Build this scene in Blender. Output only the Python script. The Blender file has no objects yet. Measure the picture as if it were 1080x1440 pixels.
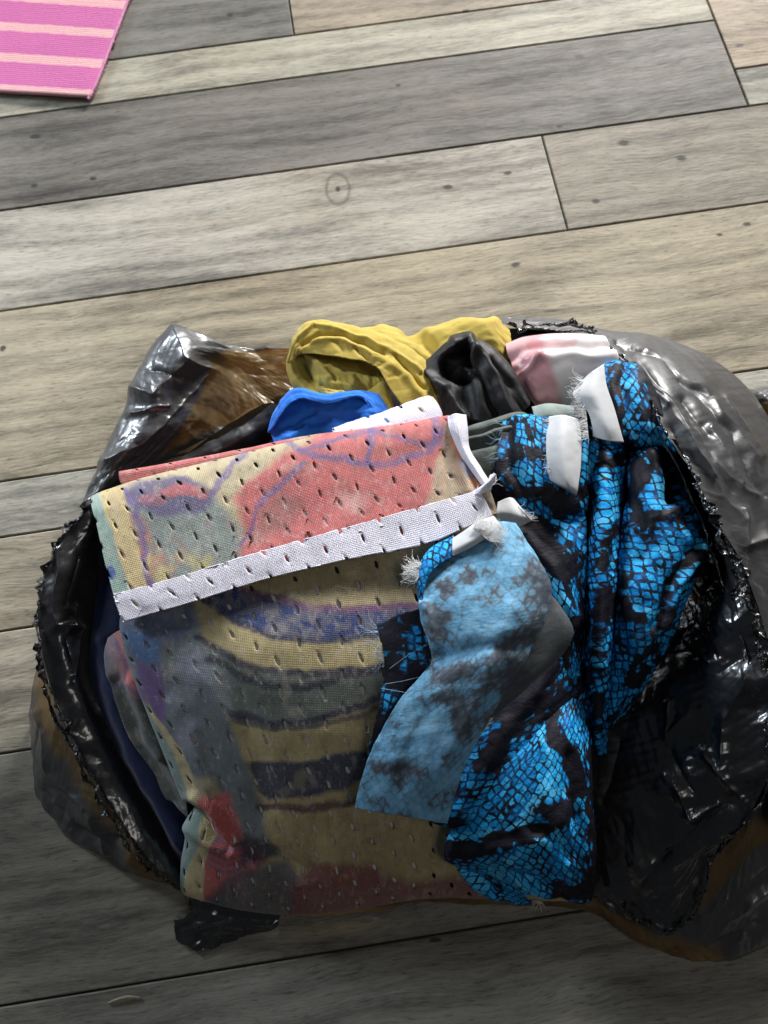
import bpy, math, random
import numpy as np
from mathutils import Matrix, Vector

random.seed(7); RNG = np.random.default_rng(11)
SC = bpy.context.scene
COL = SC.collection

# ------------------------------------------------------------------ camera
F = 1050.0; W0, H0 = 1080.0, 1440.0
PITCH, ROLL, CAMZ = math.radians(18.418), math.radians(-4.60), 0.60
c, s = math.cos(PITCH), math.sin(PITCH)
_r = np.array([1, 0, 0.]); FWD = np.array([0, s, -c]); _u = np.array([0, c, s])
cr, sr = math.cos(ROLL), math.sin(ROLL)
RIGHT = cr * _r + sr * _u; UP = -sr * _r + cr * _u
cam = bpy.data.cameras.new('camera'); camo = bpy.data.objects.new('camera', cam); COL.objects.link(camo)
cam.sensor_fit = 'VERTICAL'; cam.sensor_height = 24; cam.lens = F / H0 * 24
cam.clip_start = 0.02; cam.clip_end = 60
M = Matrix.Identity(4)
for i in range(3):
    M[i][0], M[i][1], M[i][2] = RIGHT[i], UP[i], -FWD[i]
M[2][3] = CAMZ
camo.matrix_world = M
cam.dof.use_dof = True; cam.dof.focus_distance = 0.53; cam.dof.aperture_fstop = 5.5
SC.camera = camo

# ------------------------------------------------------------------ light: a window behind the bag, a weaker one at its left, an added overhead fill
w = bpy.data.worlds.new('World'); SC.world = w; w.use_nodes = True
bg = w.node_tree.nodes['Background']
bg.inputs[0].default_value = (0.86, 0.93, 1.0, 1); bg.inputs[1].default_value = 0.05
def area(name, loc, target, sx, sy, power, col):
    l = bpy.data.lights.new(name, 'AREA'); l.shape = 'RECTANGLE'; l.size = sx; l.size_y = sy
    l.energy = power; l.color = col
    o = bpy.data.objects.new(name, l); COL.objects.link(o); o.location = loc
    o.rotation_euler = (Vector(target) - Vector(loc)).to_track_quat('-Z', 'Y').to_euler()
    return o
area('window_light', (1.45, 3.5, 1.44), (0.0, 0.25, 0.0), 0.95, 0.6, 318, (1.0, 0.985, 0.96))
area('side_window_light', (-1.55, 1.35, 0.8), (-0.12, 0.25, 0.06), 0.4, 0.5, 2.3, (0.80, 0.90, 1.0)).data.spread = math.radians(46)
area('room_fill_light', (0.9, -0.3, 2.2), (0.1, 0.2, 0.0), 0.6, 0.6, 5.2, (1.0, 0.97, 0.93))  # added overhead fill, lifts the front of the heap
SC.view_settings.view_transform = 'Standard'; SC.view_settings.look = 'None'
SC.view_settings.exposure = 0.0; SC.view_settings.gamma = 1.0
SC.render.engine = 'CYCLES'
try:
    SC.cycles.use_denoising = True; SC.cycles.max_bounces = 10; SC.cycles.transparent_max_bounces = 24
except Exception:
    pass

# ------------------------------------------------------------------ maths helpers
def P(px, py, zc):
    """a place on the photograph's grid at height zc (cm) above the floor -> metres"""
    px = np.asarray(px, float); py = np.asarray(py, float); z = np.asarray(zc, float) / 100.0
    d = ((px - 540) / F)[..., None] * RIGHT - ((py - 720) / F)[..., None] * UP + FWD
    t = (CAMZ - z) / (-d[..., 2])
    out = d * t[..., None]; out[..., 2] += CAMZ
    return out
def lin(c):
    c = np.asarray(c, float) / 255.0
    return np.where(c <= 0.04045, c / 12.92, ((c + 0.055) / 1.055) ** 2.4)
def rgba(*c): return tuple(lin(c)) + (1.0,)
_tab = RNG.random((256, 256))
def vnoise(x, y):
    xi = np.floor(x).astype(int); yi = np.floor(y).astype(int)
    fx = x - xi; fy = y - yi; fx = fx * fx * (3 - 2 * fx); fy = fy * fy * (3 - 2 * fy)
    a = _tab[xi % 256, yi % 256]; b = _tab[(xi + 1) % 256, yi % 256]
    c_ = _tab[xi % 256, (yi + 1) % 256]; d = _tab[(xi + 1) % 256, (yi + 1) % 256]
    return (a * (1 - fx) + b * fx) * (1 - fy) + (c_ * (1 - fx) + d * fx) * fy
def fbm(x, y, o=4):
    v = 0; a = .5
    for k in range(o):
        v = v + a * vnoise(x + 17.3 * k, y + 9.1 * k); x = x * 2.03; y = y * 2.03; a *= .5
    return v / (1 - .5 ** o) - .5
def polydist(X, Y, pts):
    d = np.full(X.shape, 1e9)
    for (ax, ay), (bx, by) in zip(pts[:-1], pts[1:]):
        dx, dy = bx - ax, by - ay; L = dx * dx + dy * dy + 1e-9
        t = np.clip(((X - ax) * dx + (Y - ay) * dy) / L, 0, 1)
        d = np.minimum(d, np.hypot(X - ax - t * dx, Y - ay - t * dy))
    return d
def inpoly(X, Y, pts):
    n = len(pts); r = np.zeros(X.shape, bool); j = n - 1
    for i in range(n):
        xi, yi = pts[i]; xj, yj = pts[j]
        cnd = ((yi > Y) != (yj > Y)) & (X < (xj - xi) * (Y - yi) / (yj - yi + 1e-12) + xi)
        r ^= cnd; j = i
    return r
def polymask(X, Y, pts, soft):
    soft = soft * .55; d = polydist(X, Y, list(pts) + [pts[0]]); sd = np.where(inpoly(X, Y, pts), d, -d)
    return np.clip(sd / soft * .5 + .5, 0, 1)
def crumple(x, y, seed, n=9, warp=.5):
    """creased-film relief: folded planes in random directions, each crease line fading in and out"""
    r = np.random.default_rng(seed); h = 0
    wx = fbm(x * .5 + seed, y * .5, 3) * warp; wy = fbm(x * .5, y * .5 + seed * 1.7, 3) * warp
    for k in range(n):
        a = r.random() * math.pi; f = .45 * 1.36 ** k * (0.8 + .4 * r.random())
        q = ((x + wx) * math.cos(a) + (y + wy) * math.sin(a)) * f + r.random() * 5
        fr = q - np.floor(q); cut = .25 + .5 * r.random()
        tri = np.where(fr < cut, fr / cut, (1 - fr) / (1 - cut))       # uneven facets meeting in sharp lines
        m = np.clip(vnoise(x * f * .55 + 31 * k, y * f * .55 + 7) * 2.6 - .9, 0, 1)
        h = h + (tri - .5) * m / f ** 1.1 * .5
    return h
def cr1(g, n, axis):
    """Catmull-Rom resample along an axis"""
    g = np.moveaxis(g, axis, 0); m = g.shape[0]
    t = np.linspace(0, m - 1, n); i = np.minimum(t.astype(int), m - 2); f = (t - i).reshape((-1,) + (1,) * (g.ndim - 1))
    gp = np.concatenate([2 * g[:1] - g[1:2], g, 2 * g[-1:] - g[-2:-1]])
    p0, p1, p2, p3 = gp[i], gp[i + 1], gp[i + 2], gp[i + 3]
    o = .5 * (2 * p1 + (p2 - p0) * f + (2 * p0 - 5 * p1 + 4 * p2 - p3) * f ** 2 + (3 * p1 - p0 - 3 * p2 + p3) * f ** 3)
    return np.moveaxis(o, 0, axis)

# ------------------------------------------------------------------ object helpers
def thing(name, label, cat, loc=(0, 0, 0), group=None):
    o = bpy.data.objects.new(name, None); COL.objects.link(o); o.location = loc; o.empty_display_size = .02
    o['label'] = label; o['category'] = cat
    if group: o['group'] = group
    return o
def link(name, me, mat, parent=None, label=None):
    o = bpy.data.objects.new(name, me); COL.objects.link(o)
    if mat is not None: me.materials.append(mat)
    if parent is not None:
        o.parent = parent
        if parent.type == 'EMPTY': o.matrix_parent_inverse = Matrix.Translation(parent.location).inverted()
    if label: o['label'] = label
    return o
def mesh_from(name, V, Fc, uv=None, col=None, smooth=True, attrs=None):
    me = bpy.data.meshes.new(name)
    V = np.asarray(V, np.float32).reshape(-1, 3); Fc = np.asarray(Fc, np.int32); k = Fc.shape[1]
    me.vertices.add(len(V)); me.vertices.foreach_set('co', V.ravel())
    me.loops.add(Fc.size); me.loops.foreach_set('vertex_index', Fc.ravel())
    me.polygons.add(len(Fc)); me.polygons.foreach_set('loop_start', np.arange(0, Fc.size, k, dtype=np.int32))
    me.polygons.foreach_set('loop_total', np.full(len(Fc), k, np.int32))
    me.polygons.foreach_set('use_smooth', np.full(len(Fc), smooth, bool))
    me.update(calc_edges=True)
    if uv is not None:
        l = me.uv_layers.new(name='UVMap'); l.data.foreach_set('uv', np.asarray(uv, np.float32).reshape(-1, 2)[Fc.ravel()].ravel())
    if col is not None:
        a = me.color_attributes.new('print', 'FLOAT_COLOR', 'POINT')
        cc = np.concatenate([np.asarray(col, np.float32).reshape(-1, 3), np.ones((len(V), 1), np.float32)], 1)
        a.data.foreach_set('color', cc.ravel())
    for nm, val in (attrs or {}).items():
        a = me.attributes.new(nm, 'FLOAT', 'POINT'); a.data.foreach_set('value', np.asarray(val, np.float32).ravel())
    me.validate(); return me
def grid_faces(nv, nu):
    i = np.arange(nv * nu).reshape(nv, nu)
    return np.stack([i[:-1, :-1], i[1:, :-1], i[1:, 1:], i[:-1, 1:]], -1).reshape(-1, 4)
def normals(X):
    du = np.gradient(X, axis=1); dv = np.gradient(X, axis=0)
    n = np.cross(dv, du); n /= np.linalg.norm(n, axis=-1, keepdims=True) + 1e-12
    flip = n[..., 2].mean() < 0
    return -n if flip else n
def holes_warp(Q, cell, ax, ay, slant, seed):
    """Q: cloth coordinates (nv,nu,2) in mm. Opens slit holes on a staggered lattice; returns (warped Q, drop(v) test data)"""
    x, y = Q[..., 0], Q[..., 1]
    row = np.round(y / cell[1]); off = np.where(row % 2 == 0, 0, .5) * cell[0]
    colm = np.round((x - off) / cell[0])
    r = np.sin(row * 91.7 + colm * 37.1 + seed) ; r2 = np.sin(row * 17.3 + colm * 71.9 + seed * 2)
    cx = colm * cell[0] + off + r * .55; cy = row * cell[1] + r2 * .55
    dx, dy = x - cx, y - cy
    a = slant + r * .12; ca, sa = np.cos(a), np.sin(a)
    ex, ey = (dx * ca + dy * sa) / ax, (-dx * sa + dy * ca) / ay
    rad = np.hypot(ex, ey) + 1e-6
    k = np.where(rad < 2.2, (1 + rad * (1.2 / 2.2)) / rad, 1.0)
    fx, fy = ex * k * ax, ey * k * ay
    return np.stack([cx + fx * ca - fy * sa, cy + fx * sa + fy * ca], -1), rad * k
def sheet(name, grid, n, mat, parent, wr=(), creases=(), thick=.0007, jag=None, paint=None, thin=None,
          holes=None, label=None, film=None, cf=None, uvscale=1.0, cut=None, uvrot=0.0, uvoff=(0, 0), post=None, attrs=None):
    """cloth or film laid out as rows of (px, py, height cm); n=(rows, cols); wr: (amp cm, freq per cm x, y, seed);
    creases: (polyline px, width px, amp cm)."""
    G = np.array(grid, float); nv, nu = n
    G = cr1(cr1(G, nv, 0), nu, 1)
    X0 = P(G[..., 0], G[..., 1], G[..., 2])
    # cloth coordinates in mm from mean arc lengths
    su = np.concatenate([[0], np.cumsum(np.linalg.norm(np.diff(X0, axis=1), axis=-1).mean(0))]) * 1000
    sv = np.concatenate([[0], np.cumsum(np.linalg.norm(np.diff(X0, axis=0), axis=-1).mean(1))]) * 1000
    U, Vv = np.meshgrid(su, sv)
    rad = None
    if holes:
        Q = np.stack([U, Vv], -1); Qw, rad = holes_warp(Q, *holes)
        # resample the control surface at the warped cloth coordinates
        fu = np.interp(Qw[..., 0].ravel(), su, np.arange(nu)).reshape(nv, nu); fv = np.interp(Qw[..., 1].ravel(), sv, np.arange(nv)).reshape(nv, nu)
        i0 = np.clip(fv.astype(int), 0, nv - 2); j0 = np.clip(fu.astype(int), 0, nu - 2); a = (fv - i0)[..., None]; b = (fu - j0)[..., None]
        G = (G[i0, j0] * (1 - b) + G[i0, j0 + 1] * b) * (1 - a) + (G[i0 + 1, j0] * (1 - b) + G[i0 + 1, j0 + 1] * b) * a
        edge = np.zeros((nv, nu), bool)
        U, Vv = Qw[..., 0], Qw[..., 1]
    px, py = G[..., 0].copy(), G[..., 1].copy()
    if jag:                                    # ragged border: (amount px, freq)
        am, fr = jag[:2]; sides = jag[2] if len(jag) > 2 else 'tblr'
        cx, cy = px.mean(), py.mean()
        for side in sides:
            sl = {'t': (0, slice(None)), 'b': (-1, slice(None)), 'l': (slice(None), 0), 'r': (slice(None), -1)}[side]
            inn = {'t': (1, slice(None)), 'b': (-2, slice(None)), 'l': (slice(None), 1), 'r': (slice(None), -2)}[side]
            ox, oy = px[sl] - px[inn], py[sl] - py[inn]; L = np.hypot(ox, oy) + 1e-6
            q = fbm(px[sl] * fr, py[sl] * fr + 3.3, 4) * 2 * am
            px[sl] = px[sl] + ox / L * q; py[sl] = py[sl] + oy / L * q
    X = P(px, py, G[..., 2]); N = normals(X)
    h = np.zeros(px.shape)
    for (amp, fx, fy, sd) in wr:
        h = h + amp * fbm(U * .1 * fx + sd * 3.7, Vv * .1 * fy + sd * 5.1, 3) * 2
    for cdef in creases:
        pts, wd, amp = cdef[:3]
        wp = px + fbm(px * .03, py * .03, 2) * 12, py + fbm(px * .03 + 9, py * .03, 2) * 12
        d = polydist(wp[0], wp[1], pts) / wd
        h = h + (amp * .75 * np.exp(-d * .9) if film else amp * np.exp(-d * d))
    if cf: h = h + cf[0] * crumple(U * .1 * cf[1], Vv * .1 * cf[1], cf[2], 6)
    if film:                                   # (amp cm, freq per cm, seed)
        amp, fr, sd = film[:3]
        h = h + amp * crumple(U * .1 * fr, Vv * .1 * fr, sd)
    if rad is not None: h = h - .045 * np.exp(-((rad - 1) / .55) ** 2)
    X = X + N * (h / 100.0)[..., None]
    if post is not None: X = post(X, U, Vv)
    X[..., 2] = np.maximum(X[..., 2], .0008)
    Fc = grid_faces(nv, nu)
    if holes:
        Xc = np.stack([U, Vv], -1).reshape(-1, 2)[Fc].mean(1)
        _, rr = holes_rad(Xc, *holes)
        Fc = Fc[rr > .93]
    if cut is not None:
        keep = ~cut(px, py).ravel()[Fc].any(1); Fc = Fc[keep]
    co = paint(px, py) if paint else None
    at = {'thin': thin(px, py)} if thin else (attrs(px, py) if attrs else None)
    ca, sa = math.cos(uvrot), math.sin(uvrot)
    uv = np.stack([(U * ca - Vv * sa) / 10 * uvscale + uvoff[0], (U * sa + Vv * ca) / 10 * uvscale + uvoff[1]], -1)
    me = mesh_from(name, X, Fc, uv, co, True, at)
    o = link(name, me, mat, parent, label)
    if thick:
        m = o.modifiers.new('thickness', 'SOLIDIFY'); m.thickness = thick; m.offset = 0
    return o
def holes_rad(Q, cell, ax, ay, slant, seed):
    x, y = Q[..., 0], Q[..., 1]
    row = np.round(y / cell[1]); off = np.where(row % 2 == 0, 0, .5) * cell[0]
    colm = np.round((x - off) / cell[0])
    r = np.sin(row * 91.7 + colm * 37.1 + seed); r2 = np.sin(row * 17.3 + colm * 71.9 + seed * 2)
    dx, dy = x - (colm * cell[0] + off + r * .55), y - (row * cell[1] + r2 * .55)
    a = slant + r * .12; ca, sa = np.cos(a), np.sin(a)
    return None, np.hypot((dx * ca + dy * sa) / ax, (-dx * sa + dy * ca) / ay)
def tubes(name, paths, rad, mat, parent, sides=4, taper=True, label=None, kind=None):
    """thin threads: list of (k,3) metre polylines joined into one part"""
    Vs, Fs, b = [], [], 0
    for p in paths:
        p = np.asarray(p, float); k = len(p)
        t = np.gradient(p, axis=0); t /= np.linalg.norm(t, axis=1, keepdims=True) + 1e-9
        a = np.cross(t, [.31, .77, .55]); a /= np.linalg.norm(a, axis=1, keepdims=True) + 1e-9
        bb = np.cross(t, a); ang = np.arange(sides) * 2 * math.pi / sides
        rr = rad * (np.linspace(1, .45, k) if taper else np.ones(k))
        ring = p[:, None] + rr[:, None, None] * (np.cos(ang)[None, :, None] * a[:, None] + np.sin(ang)[None, :, None] * bb[:, None])
        Vs.append(ring.reshape(-1, 3))
        i = np.arange(k * sides).reshape(k, sides) + b; j = np.roll(i, -1, 1)
        Fs.append(np.stack([i[:-1], j[:-1], j[1:], i[1:]], -1).reshape(-1, 4)); b += k * sides
    o = link(name, mesh_from(name, np.concatenate(Vs), np.concatenate(Fs)), mat, parent, label)
    if kind: o['kind'] = kind
    return o
def fringe(name, a, b, direc, n, length, mat, parent, seed, zc, spread=.35, rad=.00015, curl=.25):
    n = int(n * 1.5)
    """frayed threads along the px edge a->b, pointing direc (px), length px"""
    r = np.random.default_rng(seed); paths = []
    for k in range(n):
        t = r.random(); x = a[0] + (b[0] - a[0]) * t; y = a[1] + (b[1] - a[1]) * t
        an = math.atan2(direc[1], direc[0]) + r.normal() * spread; L = length * (.45 + .7 * r.random()); cu = r.normal() * curl
        pts = []
        z = zc[0] + (zc[1] - zc[0]) * t
        lift = r.normal() * .35
        for q in np.linspace(0, 1, 6):
            aa = an + cu * q + .16 * math.sin(q * 5 + k)
            pts.append(P(x + math.cos(aa) * L * q, y + math.sin(aa) * L * q, z + .15 + lift * q - .3 * q * q))
        paths.append(pts)
    return tubes(name, paths, rad, mat, parent, kind='stuff')
def rim(name, path, width, n, mat, parent, seed, amp=.35, cross=7, curl=.45, side=1):
    width *= .36; amp *= .6
    """torn, curled edge of film along path (px,py,z cm): a ragged crumpled ribbon"""
    r = np.random.default_rng(seed); p = cr1(np.array(path, float), n, 0)
    q = P(p[:, 0], p[:, 1], p[:, 2]); t = np.gradient(q, axis=0); t /= np.linalg.norm(t, axis=1, keepdims=True) + 1e-9
    up = np.array([0, 0, 1.]); sd = np.cross(t, up); sd /= np.linalg.norm(sd, axis=1, keepdims=True) + 1e-9
    s_ = np.arange(n) * .16
    wd = width / 100 * np.clip(1.15 + 2.6 * fbm(s_ * .55 + seed, s_ * 0 + 2., 3) + 0.7 * fbm(s_ * 3.1 + seed, s_ * 0 + 6., 2), .25, 2.6)
    phi = .5 + 2.6 * fbm(s_ * .33 + seed * 2, s_ * 0 + 4., 3) * 2 * side
    rate = curl * (5.5 * fbm(s_ * .42 + 7, s_ * 0 + seed, 3) * 2 + 1.2)
    V = np.zeros((n, cross, 3)); pos = q - sd * (side * width / 100 * .4)
    for j in range(cross):
        V[:, j] = pos
        ang = phi + rate * j / (cross - 1) * 2
        pos = pos + (sd * (side * np.cos(ang))[:, None] + up * np.sin(ang)[:, None]) * (wd * 2.0 / (cross - 1))[:, None]
        for ax in range(3):
            V[:, j, ax] += amp / 100 * fbm(s_ * .9 + ax * 40, np.full(n, j * .45) + seed, 3) * 1.3
    V[..., 2] = np.maximum(V[..., 2], .001)
    i = grid_faces(n, cross)
    i = i[r.random(len(i)) > .012]
    o = link(name, mesh_from(name, V, i, smooth=True), mat, parent)
    m = o.modifiers.new('thickness', 'SOLIDIFY'); m.thickness = .0002; m.offset = 0
    return o

# ------------------------------------------------------------------ materials
def mat(name):
    m = bpy.data.materials.new(name); m.use_nodes = True; nt = m.node_tree
    return m, nt, nt.nodes['Principled BSDF'], nt.nodes['Material Output']
def N(nt, typ, **kw):
    n = nt.nodes.new(typ)
    for k, v in kw.items():
        if k in n.inputs.keys(): n.inputs[k].default_value = v
        else: setattr(n, k, v)
    return n
def L(nt, a, b): nt.links.new(a, b)
def mathn(nt, op, a, b=None, cl=False):
    n = nt.nodes.new('ShaderNodeMath'); n.operation = op; n.use_clamp = cl
    for i, v in enumerate((a, b)):
        if v is None: continue
        if isinstance(v, (int, float)): n.inputs[i].default_value = v
        else: L(nt, v, n.inputs[i])
    return n.outputs[0]
def mixc(nt, f, a, b, mode='MIX'):
    n = nt.nodes.new('ShaderNodeMix'); n.data_type = 'RGBA'; n.blend_type = mode
    for sock, v in ((n.inputs[0], f), (n.inputs[6], a), (n.inputs[7], b)):
        if isinstance(v, (int, float)): sock.default_value = v
        elif isinstance(v, tuple): sock.default_value = v
        else: L(nt, v, sock)
    return n.outputs[2]
def ramp(nt, f, stops):
    n = nt.nodes.new('ShaderNodeValToRGB'); e = n.color_ramp.elements
    while len(e) < len(stops): e.new(.5)
    for i, (p, c_) in enumerate(stops):
        e[i].position = p; e[i].color = c_ if isinstance(c_, tuple) else (c_, c_, c_, 1)
    L(nt, f, n.inputs[0]); return n.outputs[0]
def mapping(nt, src, scale=(1, 1, 1), rot=(0, 0, 0), loc=(0, 0, 0)):
    n = nt.nodes.new('ShaderNodeMapping'); n.inputs['Scale'].default_value = scale; n.inputs['Rotation'].default_value = rot; n.inputs['Location'].default_value = loc
    L(nt, src, n.inputs[0]); return n.outputs[0]
def noise(nt, vec, scale, detail=4, rough=.55, dist=0):
    n = N(nt, 'ShaderNodeTexNoise', Scale=scale, Detail=detail, Roughness=rough, Distortion=dist); L(nt, vec, n.inputs['Vector']); return n
def bump(nt, h, strength, dist, prev=None):
    n = N(nt, 'ShaderNodeBump', Strength=strength, Distance=dist); L(nt, h, n.inputs['Height'])
    if prev is not None: L(nt, prev, n.inputs['Normal'])
    return n.outputs[0]

def wood_material(knots, ring):
    m, nt, b, out = mat('weathered_wood_print')
    tc = N(nt, 'ShaderNodeTexCoord'); oi = N(nt, 'ShaderNodeObjectInfo')
    sh = N(nt, 'ShaderNodeVectorMath', operation='SCALE'); sh.inputs[3].default_value = 7.0
    cmb = N(nt, 'ShaderNodeCombineXYZ'); L(nt, oi.outputs['Random'], cmb.inputs[0]); L(nt, oi.outputs['Random'], cmb.inputs[1]); L(nt, cmb.outputs[0], sh.inputs[0])
    ad = N(nt, 'ShaderNodeVectorMath', operation='ADD'); L(nt, tc.outputs['Object'], ad.inputs[0]); L(nt, sh.outputs[0], ad.inputs[1])
    v = ad.outputs[0]
    warp = noise(nt, v, 6, 3)
    wv = N(nt, 'ShaderNodeVectorMath', operation='MULTIPLY_ADD'); L(nt, warp.outputs['Color'], wv.inputs[0]); wv.inputs[1].default_value = (.0, .035, 0); L(nt, v, wv.inputs[2])
    fine = noise(nt, mapping(nt, wv.outputs[0], (36, 520, 60)), 1.0, 8, .72).outputs['Fac']
    mid = noise(nt, mapping(nt, wv.outputs[0], (3.5, 34, 10)), 1.0, 5, .6, .4).outputs['Fac']
    big = noise(nt, mapping(nt, v, (5, 11, 5)), 1.0, 4, .6).outputs['Fac']
    saw = noise(nt, mapping(nt, v, (70, 300, 10), (0, 0, .35)), 1.0, 5, .75).outputs['Fac']        # cross-cut saw marks
    rings = N(nt, 'ShaderNodeTexWave', wave_type='BANDS', bands_direction='Y', Scale=16, Distortion=7, Detail=3, **{'Detail Scale': .8})
    L(nt, mapping(nt, v, (.35, 1, 1)), rings.inputs[0])
    f = mathn(nt, 'ADD', mathn(nt, 'MULTIPLY', fine, .62), mathn(nt, 'MULTIPLY', mid, .75))
    f = mathn(nt, 'ADD', f, mathn(nt, 'MULTIPLY', big, .80)); f = mathn(nt, 'ADD', f, mathn(nt, 'MULTIPLY', saw, .42))
    f = mathn(nt, 'ADD', f, mathn(nt, 'MULTIPLY', rings.outputs['Fac'], .12))
    tone = ramp(nt, mathn(nt, 'MULTIPLY', f, .455), [(.50, .42), (.57, .76), (.615, 1.0), (.70, 1.34)])
    tone_n = N(nt, 'ShaderNodeMix', data_type='RGBA', blend_type='MULTIPLY'); tone_n.inputs[0].default_value = 1
    L(nt, oi.outputs['Color'], tone_n.inputs[6]); L(nt, tone, tone_n.inputs[7]); col = tone_n.outputs[2]
    # brown stain patches in the print
    st = noise(nt, mapping(nt, v, (4, 9, 4), loc=(3, 1, 0)), 1.3, 4).outputs['Fac']
    col = mixc(nt, ramp(nt, st, [(.52, 0.0), (.72, .42)]), col, mixc(nt, 1.0, col, (.92, .82, .70, 1), 'MULTIPLY'))
    # dark streaks along the grain
    sk = noise(nt, mapping(nt, wv.outputs[0], (4, 90, 9), loc=(1, 4, 0)), 1.0, 3, .5).outputs['Fac']
    col = mixc(nt, ramp(nt, sk, [(.62, 0.0), (.70, .55)]), col, mixc(nt, 1.0, col, (.55, .53, .52, 1), 'MULTIPLY'))
    fk = noise(nt, mapping(nt, wv.outputs[0], (85, 520, 9), (0, 0, .12), (2, 7, 0)), 1.0, 4, .62).outputs['Fac']
    col = mixc(nt, ramp(nt, fk, [(.56, 0.0), (.66, .75)]), col, mixc(nt, 1.0, col, (.50, .48, .46, 1), 'MULTIPLY'))
    col = mixc(nt, ramp(nt, fk, [(.34, .40), (.44, 0.0)]), col, mixc(nt, 1.0, col, (1.35, 1.34, 1.30, 1), 'MULTIPLY'))
    geo = N(nt, 'ShaderNodeNewGeometry')
    mask = None
    for (kx, ky, rx, ry) in knots:              # nail holes and knots printed at fixed places on the floor
        q = N(nt, 'ShaderNodeVectorMath', operation='SUBTRACT'); L(nt, geo.outputs['Position'], q.inputs[0]); q.inputs[1].default_value = (kx, ky, 0)
        q2 = N(nt, 'ShaderNodeVectorMath', operation='MULTIPLY'); L(nt, q.outputs[0], q2.inputs[0]); q2.inputs[1].default_value = (1 / rx, 1 / ry, 0)
        ln = N(nt, 'ShaderNodeVectorMath', operation='LENGTH'); L(nt, q2.outputs[0], ln.inputs[0])
        nz = mathn(nt, 'ADD', ln.outputs[1], mathn(nt, 'ADD', mathn(nt, 'MULTIPLY', fine, .9), mathn(nt, 'MULTIPLY', saw, .8)))
        mk = mathn(nt, 'MULTIPLY', mathn(nt, 'SUBTRACT', 1.95, nz), 2.0, True)
        mask = mk if mask is None else mathn(nt, 'MAXIMUM', mask, mk)
    q = N(nt, 'ShaderNodeVectorMath', operation='SUBTRACT'); L(nt, geo.outputs['Position'], q.inputs[0]); q.inputs[1].default_value = (ring[0], ring[1], 0)
    q2 = N(nt, 'ShaderNodeVectorMath', operation='MULTIPLY'); L(nt, q.outputs[0], q2.inputs[0]); q2.inputs[1].default_value = (1 / ring[2], 1 / ring[3], 0)
    ln = N(nt, 'ShaderNodeVectorMath', operation='LENGTH'); L(nt, q2.outputs[0], ln.inputs[0])
    rg = mathn(nt, 'SUBTRACT', 1.0, mathn(nt, 'MULTIPLY', mathn(nt, 'ABSOLUTE', mathn(nt, 'SUBTRACT', mathn(nt, 'ADD', ln.outputs[1], mathn(nt, 'MULTIPLY', mid, .6)), 1.3)), 4.5), True)
    rg = mathn(nt, 'MULTIPLY', rg, mathn(nt, 'MULTIPLY', fine, 1.15))
    mask = mathn(nt, 'MAXIMUM', mask, rg)
    col = mixc(nt, mathn(nt, 'MULTIPLY', mask, .85), col, (.030, .026, .022, 1))
    L(nt, col, b.inputs['Base Color']); b.inputs['Specular IOR Level'].default_value = .22
    L(nt, ramp(nt, fine, [(.3, .75), (.7, .55)]), b.inputs['Roughness'])
    hh = mathn(nt, 'ADD', fine, mathn(nt, 'MULTIPLY', saw, .5))
    L(nt, bump(nt, hh, .38, .0012), b.inputs['Normal'])
    return m

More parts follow.
